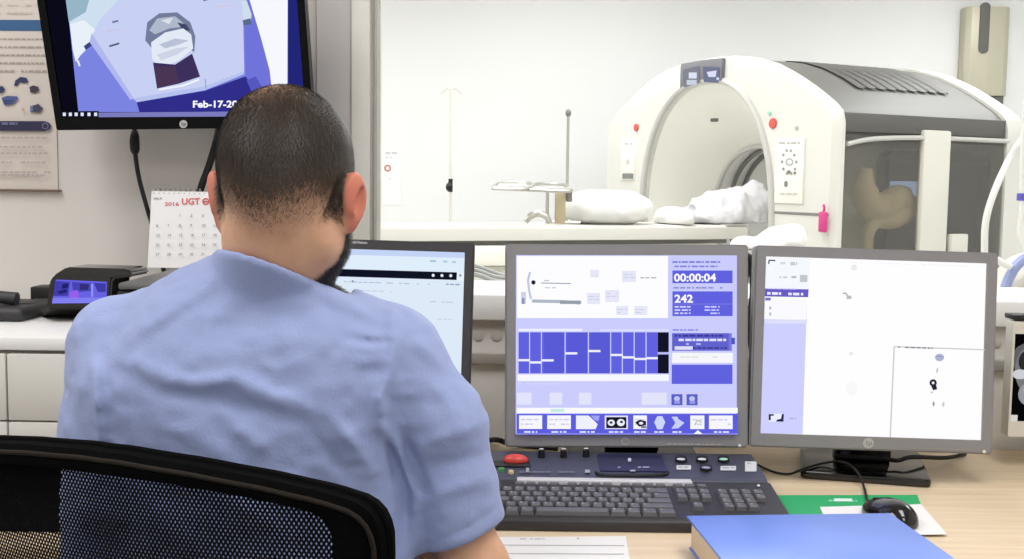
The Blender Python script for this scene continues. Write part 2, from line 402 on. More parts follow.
ZK = 1.0
XK0, XK1, YK = -1.55, -0.50, 1.72
t = thing('drawer_unit', 'low white drawer unit under the poster and TV', 'cabinet', ((XK0 + XK1) / 2, 1.95, ZD))
bm = bmesh.new(); box2(bm, (XK0 + 0.02, YK + 0.05, ZD + 0.001), (XK1 - 0.02, YW - 0.036, ZD + 0.061)); obj('plinth', bm, M['blackmatte'], t)
bm = bmesh.new(); box2(bm, (XK0, YK + 0.012, ZD + 0.061), (XK1, YW - 0.036, ZK - 0.022)); obj('carcass', bm, M['rail'], t)
bm = bmesh.new(); box2(bm, (XK0, YK - 0.004, ZK - 0.02), (XK1, YW - 0.034, ZK), bev=0.002); obj('worktop', bm, M['white'], t)
xs = [XK0, atY(7.5, 380, YK).x, XK1]
zz = [ZD + 0.063, atY(20, 421, YK).z, ZK - 0.0245]
for i in range(2):
    for j in range(2):
        bm = bmesh.new(); box2(bm, (xs[i] + 0.0015, YK - 0.004, zz[j] + 0.0015), (xs[i + 1] - 0.0015, YK + 0.014, zz[j + 1] - 0.0012), bev=0.0015); obj('drawer', bm, M['cabw'], t)
bm = bmesh.new(); box2(bm, (-1.35, 1.575, ZD + 0.0005), (-0.55, 1.766, ZD + 0.005), bev=0.001)  # black sheet added where the desk surface should look dark
single('dark_desk_sheet', bm, M['blackmatte'], 'flat black sheet added to darken the beech desk below the white drawers', 'dark sheet')

# ------------------------------------------------------------------ monitors
def hp_logo(sh, x, y, r, c, c2, slope=0.0):
    sh.disc(x, y, r, r, c, 20); sh.text('hp', x - r * 0.62, y + r * 0.35, r * 0.9, c2, slope, 0.01, shear=0.25)
class Pose: pass
def screen_pose(tl, tr, bl, br, width_m, yaw=0.0):
    """where a flat screen of known width stands, from its four corners"""
    p = Pose(); cx = (tl[0] + tr[0] + bl[0] + br[0]) / 4; cy = (tl[1] + tr[1] + bl[1] + br[1]) / 4
    wpx = (math.hypot(tr[0] - tl[0], tr[1] - tl[1]) + math.hypot(br[0] - bl[0], br[1] - bl[1])) / 2
    hpx = (math.hypot(bl[0] - tl[0], bl[1] - tl[1]) + math.hypot(br[0] - tr[0], br[1] - tr[1])) / 2
    D = FPX * width_m / wpx; p.c = CAM + ray(cx, cy) * D
    dx, dy = (tr[0] - tl[0] + br[0] - bl[0]), (tr[1] - tl[1] + br[1] - bl[1])
    a = math.atan2(dy, dx)
    p.n = (-f_)
    p.ex = (r_ * math.cos(a) - u_ * math.sin(a)); p.ez = (u_ * math.cos(a) + r_ * math.sin(a))
    p.ex = (p.ex * math.cos(yaw) + p.n * math.sin(yaw)).normalized(); p.n = p.ex.cross(p.ez).normalized()
    p.w = width_m; p.h = width_m * hpx / wpx; p.D = D; return p
def monitor(p, name, label, bz, bzb, frame_m, shell_m, base_xy, base_wd, neck_h0=None, group=None, radius=0.006, thick=0.05, base_rot=0):
    """bezel ring, back shell, stand; returns root and the sheet on which the picture is drawn"""
    t = thing(name, label, 'monitor', (base_xy[0], base_xy[1], ZD), 0, group)
    W, H = p.w + 2 * bz, p.h + bz + bzb
    oc = p.c - p.ez * ((bzb - bz) / 2)
    bm = bmesh.new(); o = oc + p.n * 0.006
    inner = rrect(p.w, p.h, 0.001, 4, 0, (bzb - bz) / 2); outer = rrect(W, H, radius, 4)
    outer_f = rrect(W - 0.006, H - 0.006, radius, 4)
    ring_prism(bm, outer_f, inner, o, p.ex, p.ez, -p.n * 0.007)
    ring_prism(bm, outer, rrect(W - 0.012, H - 0.012, radius, 4), o - p.n * 0.004, p.ex, p.ez, -p.n * 0.022)
    obj('bezel', bm, frame_m, t)
    bm = bmesh.new(); prism(bm, rrect(W - 0.012, H - 0.012, radius, 4), o - p.n * 0.012, p.ex, p.ez, -p.n * 0.018)
    prism(bm, rrect(W * 0.72, H * 0.7, 0.03, 5), o - p.n * 0.03, p.ex, p.ez, -p.n * (thick - 0.02))
    obj('back_shell', bm, shell_m, t)
    back = oc - p.n * (thick - 0.0)
    bm = bmesh.new(); bx, by = base_xy; wd, dp = base_wd
    ny = min(max(by, back.y + 0.02), 2.13)
    box2(bm, (bx - 0.05, ny - 0.012, ZD + 0.012), (bx + 0.05, ny + 0.018, back.z + 0.03), bev=0.006)
    tube(bm, [(bx, ny, back.z - 0.02), (back.x, back.y, back.z)], 0.022, 12, smooth=False)
    obj('stand_neck', bm, M['blackgloss'], t)
    bm = bmesh.new(); ca_, sa_ = math.cos(R(base_rot)), math.sin(R(base_rot)); prism(bm, rrect(wd, dp, 0.012, 5), (bx, by, ZD + 0.0005), (ca_, sa_, 0), (-sa_, ca_, 0), (0, 0, 0.013), bev=0.003)
    obj('stand_base', bm, M['blackgloss'], t)
    front = Sheet(p.c + p.n * 0.0068, p.n, glow=False, step=0.0001)
    sh = Sheet(p.c, p.n, glow=True)
    sh.layer = 0
    return t, sh, front

# --- console monitor (middle)
p2 = screen_pose((516, 254.7), (737.6, 255.7), (515.6, 434.1), (736, 433.8), 0.376)
t2, s, fr = monitor(p2, 'monitor', 'grey square monitor with the blue scan control program beside a white-screened one', 0.0185, 0.0225, M['bezel'], M['bezeldark'], (0.225, 2.06), (0.24, 0.2))
LAV, BLU, WHT, NAV = (203, 205, 253), (96, 98, 224), (253, 253, 255), (52, 50, 150)
s.rect(515.7, 254.9, 737.4, 434.0, LAV)
s.rect(517, 256, 668, 318, WHT)
s.line([(530, 272), (528, 280), (529, 290), (531, 299)], 2.2, (196, 200, 226)); s.rect(521, 292, 526, 304, (206, 208, 236)); s.rect(522, 298, 524.5, 304, (140, 145, 180))
s.disc(533.4, 282.4, 2.2, 2.2, (28, 32, 66)); s.line([(541, 283), (571, 283.6)], 1.0, (150, 158, 180)); s.words(544, 558, 280, 1.2, (190, 195, 210)); s.words(545, 556, 287, 1.4, (206, 210, 226))
s.line([(532, 301), (563, 301.6), (580, 303)], 3.2, (176, 184, 198)); s.rect(560, 300.5, 581, 304, (150, 160, 172))
for x0, y0, x1, y1 in ((590, 270, 599, 276), (622, 271, 636, 282), (587, 293, 600, 304), (605, 290, 619, 302), (616, 306, 628, 315), (634, 306, 647, 315)): s.rect(x0, y0, x1, y1, (230, 231, 248)); s.words(x0 + 1, x1 - 1, y0 + 3, 1, (206, 208, 232)); s.words(x0 + 1, x1 - 1, y0 + 6, 1, (206, 208, 232))
s.words(640, 656, 277, 1.5, (188, 190, 200), dens=1)
s.words(672, 722, 261.2, 1.7, (120, 122, 214), dens=.95); s.words(674, 717, 265.6, 1.7, (132, 134, 220), dens=.95)
s.rect(672, 270.5, 732, 283.2, BLU); s.text('00:00:04', 673.5, 281.3, 7.6, WHT, 0, 0.028, 42)
s.words(673, 722, 287.0, 1.6, (140, 142, 222), dens=.95)
s.rect(672, 291.3, 732, 316, BLU); s.text('242', 674, 302.3, 7.6, WHT, 0, 0.03, 18.5); s.rect(673, 303.7, 731, 304.2, (140, 142, 236))
for y in (306, 309.2, 312.4): s.words(674, 690, y, 1.5, (214, 215, 255), dens=.9); s.words(704, 719, y, 1.5, (205, 206, 255), dens=.8)
s.words(672, 702, 329, 1.6, (142, 144, 222), dens=.9)
s.rect(671.5, 333, 731, 350.5, (98, 98, 206)); s.rect(728, 333, 731, 350.5, (120, 122, 226)); s.words(674, 724, 334.5, 2, (60, 58, 150), dens=1); s.words(678, 726, 338.5, 2.4, (226, 228, 255), dens=.95); s.words(674, 700, 343, 1.6, (190, 192, 246)); s.rect(674, 346, 692, 349.5, (222, 224, 255)); s.words(692, 726, 347, 1.5, (56, 54, 140), dens=1)
s.rect(730.5, 337.5, 734, 344, (80, 84, 190))
s.rect(671.5, 352.5, 732, 362.5, (246, 246, 252)); s.words(674, 722, 356, 1.4, (224, 224, 214), dens=.6)
s.rect(671, 364.3, 731.5, 383.5, BLU)
s.rect(518.5, 328.5, 582, 331, (238, 238, 255)); s.rect(600, 329, 668, 331, (220, 221, 255))
s.rect(518.5, 332, 657, 373, BLU)
for x0, x1 in ((544, 564), (567, 587), (590, 609)): s.rect(x0, 332, x1, 373, (88, 90, 214), up=(x0 == 544))
for x in (529.5, 541.3, 564.8, 588, 610.2, 621.8, 633.6, 645.4): s.rect(x - 0.5, 332, x + 0.5, 373, (206, 208, 255), up=(x == 529.5))
for x0, x1, y in ((518.5, 530, 359.8), (530, 541, 362), (541, 553.5, 360), (565, 577, 353), (588, 600, 350.7), (610, 622, 354.6), (622, 634, 357), (634, 646, 358.6), (646, 657, 357.8)): s.rect(x0, y - 1.1, x1, y + 1.1, (240, 241, 255), up=(x0 == 518.5))
s.line([(622, 354.6), (622, 357)], 1, (240, 241, 255)); s.line([(634, 357), (634, 358.6)], 1, (240, 241, 255))
s.rect(657, 332, 668, 373, (20, 20, 40)); s.rect(657, 351.8, 668, 354, (190, 192, 250))
s.rect(517.5, 374, 668, 380.5, (248, 248, 255)); s.words(518, 560, 382.5, 1.3, (214, 216, 255))
for x0, x1 in ((517, 531.5), (549.5, 562), (578.5, 591), (641, 666)): s.rect(x0, 392, x1, 404, (226, 228, 252))
for x0 in (670.5, 685.5): s.rect(x0, 393.5, x0 + 11, 404.5, (92, 96, 200)); s.disc(x0 + 5.5, 398, 3, 2.6, (190, 196, 240), 10); s.rect(x0 + 3, 400, x0 + 8.5, 403, (150, 156, 226))
s.rect(517, 407, 736.3, 412.3, (250, 250, 255)); s.rect(550.5, 408.2, 564, 411.2, (196, 236, 226))
s.rect(516.5, 413, 736.2, 433.4, (92, 94, 222)); s.rect(516.5, 432.3, 736.2, 433.6, (140, 142, 240))
for x0, x1 in ((519, 542), (547, 570.5), (632.5, 646), (689, 703), (707.5, 731)): s.rect(x0, 414.5, x1, 428, (246, 246, 255)); s.words(x0 + 2, x1 - 2, 418, 1.4, (206, 206, 232)); s.words(x0 + 2, x1 - 2, 422.5, 1.4, (206, 206, 232))
s.poly([(575.5, 414.5), (588, 414.5), (597, 423), (595, 428), (575.5, 428)], (240, 241, 255)); s.poly([(590, 414.5), (599, 414.5), (598, 420), (594, 419)], (160, 162, 244))
s.rect(604, 414.5, 627, 428, (228, 229, 255)); s.rect(605.5, 416, 625.5, 427, (22, 24, 40)); s.disc(610.5, 421.6, 3.6, 3.2, (230, 232, 244)); s.disc(610.3, 421.4, 1.5, 1.2, (40, 40, 60)); s.disc(620, 421.4, 4, 3.6, (238, 240, 250)); s.disc(620.6, 420.8, 1.6, 1.3, (60, 60, 80))
s.poly([(634, 421), (639, 418.5), (645, 420), (645, 424), (638, 425.5)], (26, 28, 44)); s.disc(640, 422, 2.2, 1.4, (236, 236, 246), 10); s.rect(640, 424.8, 645.5, 427, (120, 124, 160))
s.poly([(656, 415), (661, 415), (664, 421), (661, 428), (656, 428), (653, 421)], (206, 214, 252)); s.poly([(670, 415.5), (676, 415.5), (677, 418), (683, 421.5), (677, 427), (670, 427.5), (674, 421.5)], (200, 206, 250))
s.line([(693, 424), (696, 419), (700, 421)], 1.2, (196, 190, 150))
for x0, x1 in ((524, 537), (551, 566), (579, 594), (608, 622), (633, 646), (653, 663), (671, 680), (712, 727)): s.words(x0, x1, 429.8, 1.6, (226, 227, 255), dens=1)
s.poly([(692, 432.5), (696, 428.8), (701, 432.5)], (250, 250, 255))
s.build('screen', t2)
hp_logo(fr, 625.2, 441.4, 4.2, (158, 155, 152, 0.35), (112, 108, 106, 0.5)); fr.build('logo', sub(t2, 'bezel')); fr = fr.new(); fr.words(667, 722, 443.4, 1.1, (176, 174, 170, 0.6), slope=0.012, dens=1); fr.build('bezel_print', sub(t2, 'bezel')); fr = fr.new()
fr.disc(739.6, 445.4, 1.6, 1.6, (222, 220, 205, 0.4)); fr.build('power_light', sub(t2, 'bezel'))

# --- image monitor (beside it)
p3 = screen_pose((765.6, 256.3), (986.1, 263.5), (759.5, 433), (981, 440), 0.376)
t3, s, fr = monitor(p3, 'monitor', 'grey square monitor showing a nearly blank white page on a glossy black foot', 0.0185, 0.0235, M['bezel'], M['bezeldark'], (0.636, 2.005), (0.215, 0.22), base_rot=-14)
def lerp3(a, b): return lambda x, y: None
o3 = p3.c; c3 = lambda sx, sz: o3 + p3.ex * (sx * p3.w / 2) + p3.ez * (sz * p3.h / 2)
s.quad3([c3(-1, -1), c3(1, -1), c3(1, 1), c3(-1, 1)], (254, 254, 255))
s.poly([(764.2, 300), (807, 301.4), (802.5, 434), (760, 433)], (206, 208, 255))
s.poly([(765.4, 257), (810, 258.4), (809, 290), (764.4, 289)], (246, 249, 255))
s.poly([(764.6, 298), (807, 299), (806, 320), (763.8, 319)], (250, 250, 255)); s.rect(765, 319.6, 807, 323.5, (222, 223, 250))
s.poly([(764.3, 288.5), (808.5, 289.3), (808, 297.2), (764, 296.4)], (104, 92, 200)); s.words(768, 796, 287.6, 1.4, (220, 218, 255), .02, dens=1); s.words(767, 781, 292, 2.6, (240, 240, 255), .02, dens=1); s.words(788, 803, 292.6, 2.6, (236, 236, 255), .02, dens=1)
s.rect(765, 297.6, 770.5, 300.5, (120, 116, 214)); 
for y in (306.5, 312.5): s.rect(769, y, 771, y + 3, (180, 182, 206))
s.line([(768.5, 264), (768.8, 260.2), (775, 260.6)], 1.3, (60, 66, 76)); s.words(780, 785, 262, 2.4, (214, 218, 222), dens=1); s.words(790, 797, 262, 3.4, (200, 204, 212), dens=1)
s.words(779, 787, 276.5, 1.4, (196, 200, 206), dens=1); s.words(791, 796, 276, 2.2, (184, 188, 198), dens=1); s.rect(799.5, 275, 807, 282, (196, 198, 206)); 
s.rect(768.3, 413.5, 783, 421.5, (236, 238, 255)); s.poly([(768.3, 413.8), (773.5, 414), (773.3, 415.6), (770.4, 415.6), (770.4, 420), (768.3, 420)], (44, 44, 78)); s.poly([(783.5, 413.5), (783, 421.5), (775.5, 421.3), (776.5, 419.5), (780.5, 418.5), (781.5, 414)], (44, 44, 78)); s.words(789, 796, 417.5, 1.6, (178, 182, 224))
s.disc(853.5, 267.5, 3, 3, (236, 236, 238)); s.line([(842, 293.4), (845, 293), (847, 296), (851, 297.5)], 1.3, (168, 168, 170)); s.rect(846, 295.5, 850.5, 299, (190, 190, 192)); s.words(841, 852, 352, 3, (232, 232, 234)); s.disc(851, 388, 6, 7, (250, 249, 249)); s.words(850, 990, 262, 1, (244, 244, 246), .03)
s.line([(893, 346.5), (984, 349.6)], 1.3, (206, 206, 210)); s.words(897, 932, 346.3, 1.3, (130, 132, 140), .034, dens=.9); s.line([(893.3, 347), (889.3, 436.8)], 1.5, (206, 206, 212))
s.disc(938.5, 357.3, 4.6, 3.8, (176, 180, 208)); s.rect(934.5, 355.5, 942.5, 356.5, (150, 156, 196)); s.line([(936.5, 368), (935.5, 372.5)], 1.4, (188, 188, 194))
s.ring(932, 382.6, 1.3, 3.7, (40, 40, 62)); s.poly([(930, 386), (935, 384.5), (936, 389), (932, 390)], (36, 38, 56)); s.disc(930.5, 392, 1.5, 1, (206, 206, 210))
s.disc(932.3, 403.5, 1.1, 2.4, (150, 152, 160)); s.disc(942, 404, 1.3, 2.6, (206, 206, 212))
s.build('screen', t3)
hp_logo(fr, 868.4, 443.2, 5.4, (176, 173, 170, 0.35), (118, 114, 112, 0.5), .03); fr.build('logo', sub(t3, 'bezel')); fr = fr.new(); fr.words(908, 968, 447.2, 1.0, (150, 146, 142, 0.6), slope=0.035, dens=.9); fr.build('bezel_print', sub(t3, 'bezel')); fr = fr.new()
fr.disc(984.2, 451.6, 1.8, 1.8, (226, 222, 200, 0.4)); fr.build('power_light', sub(t3, 'bezel'))

# --- wide dark monitor half hidden by the person
p1 = screen_pose((251, 246.0), (464.8, 252.5), (246.5, 378.0), (461, 384.5), 0.366)
t1, s, fr = monitor(p1, 'monitor', 'thin dark framed monitor with a pale blue page beside the seated person', 0.0165, 0.02, M['bezeldark'], M['black'], (-0.26, 2.07), (0.22, 0.14), radius=0.004, thick=0.04)
c1 = lambda sx, sz: p1.c + p1.ex * (sx * p1.w / 2) + p1.ez * (sz * p1.h / 2)
s.quad3([c1(-1, -1), c1(1, -1), c1(1, 1), c1(-1, 1)], (222, 234, 248))
s.poly([(251, 246), (464.8, 252.5), (464.3, 272), (250.5, 265)], (224, 238, 252)); s.poly([(251, 246), (464.8, 252.5), (464.6, 258), (250.8, 252)], (196, 212, 246))
s.poly([(250.4, 266.3), (457, 272.4), (456.6, 280), (250, 273.8)], (14, 20, 36)); s.poly([(457, 272.2), (464.2, 272.6), (464, 281), (456.6, 280.2)], (236, 243, 252))
for x in (433.2, 442, 450.8): s.disc(x, 275.3 + (x - 433) * .02, 1.5, 1.6, (236, 242, 250), 10)
s.disc(460.3, 275.4, 1.5, 1.5, (150, 170, 190), 8)
s.words(430, 438, 260, 2, (166, 196, 214), .03); s.words(443, 448, 260.5, 2, (176, 204, 220), .03); s.words(452, 456, 261, 2, (176, 204, 220), .03)
s.disc(353, 281.5, 1.2, 1.2, (90, 104, 130), 8); s.words(338, 430, 281, 1, (176, 192, 220), .03, dens=.6); s.words(446, 460, 283.5, 1.4, (150, 168, 200), .03, dens=1); s.words(430, 455, 301, 1.2, (196, 208, 228), .03); s.words(360, 392, 290, 1.2, (200, 212, 232), .03); s.words(425, 452, 318, 1.2, (204, 216, 234), .03)
s.build('screen', t1)
fr.text('ThinkVision', 346.2, 243.2, 2.6, (206, 206, 210, 0.5), .03, 0.02, 21); fr.disc(347.3, 241.3, 1.2, 1.2, (190, 60, 50, 0.5)); fr.build('brand_print', sub(t1, 'bezel'))

# --- X-ray image display at the edge of the desk
YX = 2.02
t = thing('monitor', 'ivory framed display with a greyscale body scan at the desk end', 'monitor', (1.07, YX + 0.05, ZD))
a = atY(1012, 333.5, YX); b = atY(1012, 421, YX); H = a.z - b.z; W = 0.33
x0 = (a.x + b.x) / 2; zc = (a.z + b.z) / 2
bm = bmesh.new(); ring_prism(bm, rrect(W + 0.008, H + 0.050, 0.003, 2, 0, -0.003), rrect(W, H, 0.001, 2), (x0 + W / 2, YX - 0.004, zc), (1, 0, 0), (0, 0, 1), (0, 0.03, 0)); obj('bezel', bm, M['cream'], t)
bm = bmesh.new(); box2(bm, (x0 + 0.02, YX + 0.026, b.z - 0.028), (x0 + W + 0.004, YX + 0.05, a.z + 0.022), bev=0.004); obj('back_shell', bm, M['cream'], t)
bm = bmesh.new(); q = atY(1014, 315, YX); box2(bm, (q.x, YX - 0.002, a.z + 0.0245), (q.x + 0.3, YX + 0.04, q.z), bev=0.002); obj('top_bar', bm, M['black'], t)
sh = Sheet((x0, YX, zc), (0, -1, 0))
sh.quad3([(x0, YX, b.z), (x0 + W, YX, b.z), (x0 + W, YX, a.z), (x0, YX, a.z)], (8, 8, 11))
def blobx(cx, cz, rx, rz, g): 
    sh.quad3([(cx + rx * math.cos(2 * math.pi * k / 16), YX, cz + rz * math.sin(2 * math.pi * k / 16)) for k in range(16)], (g, g, int(g * 1.04)))
for i, (cx, cz) in enumerate(((x0 + 0.034, zc + 0.0), (x0 + 0.150, zc), (x0 + 0.265, zc))):
    blobx(cx, cz + 0.035, 0.038, 0.03, 96); blobx(cx, cz + 0.015, 0.03, 0.045, 120); blobx(cx - 0.012, cz + 0.03, 0.012, 0.018, 44); blobx(cx + 0.013, cz + 0.03, 0.012, 0.018, 44)
    blobx(cx - 0.02, cz + 0.006, 0.014, 0.009, 205); blobx(cx, cz - 0.03, 0.022, 0.022, 150); blobx(cx - 0.004, cz - 0.022, 0.008, 0.012, 232); blobx(cx, cz - 0.06, 0.006, 0.018, 110)
sh.quad3([(x0, YX, b.z), (x0 + 0.012, YX, b.z), (x0 + 0.012, YX, b.z + 0.012), (x0, YX, b.z + 0.012)], (214, 212, 206))
sh.build('screen', t)
bm = bmesh.new(); box2(bm, (1.03, YX + 0.05, ZD + 0.01), (1.11, YX + 0.075, zc), bev=0.004); obj('stand_neck', bm, M['cream'], t)
bm = bmesh.new(); prism(bm, rrect(0.22, 0.18, 0.03, 5, 1.12, YX + 0.06), (0, 0, ZD + 0.0005), (1, 0, 0), (0, 1, 0), (0, 0, 0.014), bev=0.003); obj('stand_base', bm, M['cream'], t)

# --- wall mounted screen
tilt = R(15); YT = 2.06
bl, br = atY(56.6, 130.3, YT), atY(313.8, 127.4, YT)
ex = (br - bl).normalized(); nrm = Vector((0, -math.cos(tilt), -math.sin(tilt))); ez = nrm.cross(ex).normalized()
if ez.z < 0: ez = -ez
nrm = ex.cross(ez).normalized()
WT = (br - bl).length; HT = WT * 0.60; BZ = 0.0135; BB = 0.027
oc = bl + ex * WT / 2 + ez * HT / 2
t = thing('wall_screen', 'black TV screen high on the wall showing the patient camera', 'TV', (oc.x, YT, bl.z))
bm = bmesh.new(); ring_prism(bm, rrect(WT, HT, 0.004, 3), rrect(WT - 2 * BZ, HT - BZ - BB, 0.001, 3, 0, (BB - BZ) / 2), oc, ex, ez, -nrm * 0.03); obj('bezel', bm, mat('tv_black', (8, 8, 9), 0.35, spec=0.2), t)
bm = bmesh.new(); prism(bm, rrect(WT - 0.01, HT - 0.01, 0.004, 3), oc - nrm * 0.012, ex, ez, -nrm * 0.03); obj('back_shell', bm, M['black'], t)
bm = bmesh.new(); q = oc - nrm * 0.04; box2(bm, (q.x - 0.05, q.y - 0.005, q.z - 0.06), (q.x + 0.05, YW - 0.012, q.z + 0.04), bev=0.004); box2(bm, (q.x - 0.08, YW - 0.014, q.z - 0.1), (q.x + 0.08, YW - 0.001, q.z + 0.1), bev=0.004); obj('wall_bracket', bm, M['black'], t)
so = oc + ez * (BB - BZ) / 2 - nrm * 0.005
s = Sheet(so, nrm, step=0.0002); hw, hh = WT / 2 - BZ - 0.0005, (HT - BZ - BB) / 2 - 0.0005
s.quad3([so - ex * hw - ez * hh, so + ex * hw - ez * hh, so + ex * hw + ez * hh, so - ex * hw + ez * hh], (10, 10, 24))
_tp = so + ez * (hh - 0.001); _q = _tp - CAM; YT0 = CY - FPX * _q.dot(u_) / _q.dot(f_) + 2.5
s.poly([(62, YT0), (289, YT0), (288, 112), (78.5, 112), (67, 0)], (124, 132, 226))
s.poly([(288, YT0), (303, YT0), (304.5, 112), (288, 112)], (34, 38, 120))
s.poly([(80, YT0), (150, YT0), (118, 0), (100, 28), (76, 62), (72, 40), (66.5, 0)], (206, 224, 240)); s.poly([(66, 0), (92, -10), (86, 12), (69, 22)], (150, 182, 200)); s.poly([(70, 24), (84, 20), (96, 30), (92, 44), (80, 56), (76, 62), (73, 50)], (232, 240, 250)); s.poly([(84, 46), (92, 40), (94, 44), (86, 50)], (60, 66, 130)); s.line([(78, 60), (80, 66)], 2, (230, 236, 250))
s.poly([(118, 0), (150, YT0), (240, YT0), (243, 0), (244.5, 73), (205, 89), (137, 101), (134, 99), (92, 36), (100, 20)], (200, 208, 243)); s.poly([(92, 33), (134, 98), (131, 100), (90, 42)], (176, 184, 238)); s.poly([(134, 98), (205, 86), (244.5, 71), (244.5, 74), (205, 90), (137, 102)], (184, 194, 240))
s.poly([(137, 102), (205, 90.5), (246, 76), (252, 84), (258, 100), (240, 112), (140, 112)], (48, 46, 138))
s.poly([(244, 0), (252, -5), (262, 40), (270, 70), (273, 97), (262, 104), (252, 86), (246, 76)], (112, 116, 218)); s.poly([(247, 80), (256, 76), (268, 96), (258, 106)], (86, 88, 190))
s.poly([(252, YT0), (288, YT0), (287.5, 112), (268, 112), (273, 97), (270, 70), (262, 40), (250, 0)], (246, 248, 254)); s.poly([(242, 0), (247, 0), (252, 14), (251, 24), (244, 24)], (206, 222, 236)); s.poly([(243, 20), (251, 18), (252, 24), (244, 25)], (90, 106, 140))
s.line([(113, 22), (119, 20.5)], 1.8, (110, 112, 160)); s.line([(110, 46), (120, 43)], 1.8, (84, 84, 116)); s.words(108, 122, 30, 1.4, (206, 196, 226), -.1); s.line([(204, 0), (211, -2)], 2, (110, 96, 140)); s.words(216, 236, 6, 1.6, (208, 200, 226), -.1)
s.poly([(146, 40), (148, 22), (160, 13), (178, 12), (191, 22), (196, 36), (195, 52), (188, 46), (156, 52), (151, 46)], (116, 124, 156)); s.poly([(150, 30), (158, 18), (176, 16), (188, 26), (170, 28), (156, 34)], (176, 184, 204)); s.poly([(162, 20), (174, 17), (170, 24)], (218, 222, 232)); s.poly([(178, 22), (187, 24), (191, 30), (184, 30)], (66, 70, 104))
s.poly([(152, 42), (166, 32), (184, 28), (192, 34), (194, 48), (180, 60), (160, 68), (153, 58)], (228, 233, 246)); s.poly([(160, 44), (176, 38), (190, 40), (180, 44), (166, 48)], (186, 194, 214)); s.poly([(158, 54), (176, 48), (190, 46), (178, 54), (162, 60)], (206, 212, 230))
s.poly([(154, 62), (176, 64), (193, 53), (201, 76), (180, 83), (158, 88)], (62, 48, 92)); s.poly([(156, 66), (176, 66), (180, 82), (158, 87)], (74, 54, 84)); s.line([(160, 89), (184, 85), (200, 79)], 2, (240, 243, 252)); s.line([(206, 78), (207, 88)], 1, (150, 160, 210))
s.poly([(62, 112.2), (303.6, 110.2), (303.8, 115.4), (62, 116.6)], (124, 124, 190))
s.poly([(62, 110.5), (100, 110.2), (100, 116.4), (62, 116.6)], (16, 16, 34))
for x in (65.8, 71.8, 77.6, 83.6, 90.4, 97): s.rect(x - 1.5, 111.8, x + 1.5, 115.2, (226, 230, 250), up=(x < 66))
s.text('Feb-17-20', 193.5, 106.6, 6.6, (252, 252, 255), -.004, 0.03, 45)
s.build('screen', t)
fr = Sheet(oc + nrm * 0.0002, nrm, glow=False, step=0.0002); hp_logo(fr, 183.4, 124.1, 4.0, (206, 206, 206, 0.4), (40, 40, 42, 0.5)); fr.build('logo', sub(t, 'bezel'))

# ------------------------------------------------------------------ SDF modelling: smooth unions on a grid, meshed to one continuous surface
import openvdb
F32 = np.float32
def rotm(right=None, pitch=0, yaw=0, roll=0):
    return np.array(Euler((pitch, roll, yaw), 'XYZ').to_matrix(), dtype=F32)
def sd_ell(X, c, r, Rm=None):
    q = [X[i] - F32(c[i]) for i in range(3)]
    if Rm is not None: q = [sum(F32(Rm[i][j]) * q[i] for i in range(3)) for j in range(3)]
    k0 = np.sqrt(sum((q[i] / F32(r[i])) ** 2 for i in range(3)) + F32(1e-9))
    k1 = np.sqrt(sum((q[i] / F32(r[i] ** 2)) ** 2 for i in range(3)) + F32(1e-9))
    return k0 * (k0 - 1) / k1
def sd_cap(X, a, b, ra, rb, flatten=None):
    a = np.array(a, dtype=F32); b = np.array(b, dtype=F32); d = b - a; L = float(d @ d) + 1e-12
    q = [X[i] - a[i] for i in range(3)]
    t = np.clip((q[0] * d[0] + q[1] * d[1] + q[2] * d[2]) / F32(L), 0, 1)
    e = [q[i] - t * d[i] for i in range(3)]
    return np.sqrt(e[0] ** 2 + e[1] ** 2 + e[2] ** 2 + F32(1e-12)) - (F32(ra) + t * F32(rb - ra))
def sd_rbox(X, c, h, r, Rm=None):
    q = [X[i] - F32(c[i]) for i in range(3)]
    if Rm is not None: q = [sum(F32(Rm[i][j]) * q[i] for i in range(3)) for j in range(3)]
    q = [np.abs(q[i]) - F32(h[i] - r) for i in range(3)]
    return np.sqrt(sum(np.maximum(v, 0) ** 2 for v in q)) + np.minimum(np.maximum(np.maximum(q[0], q[1]), q[2]), 0) - F32(r)
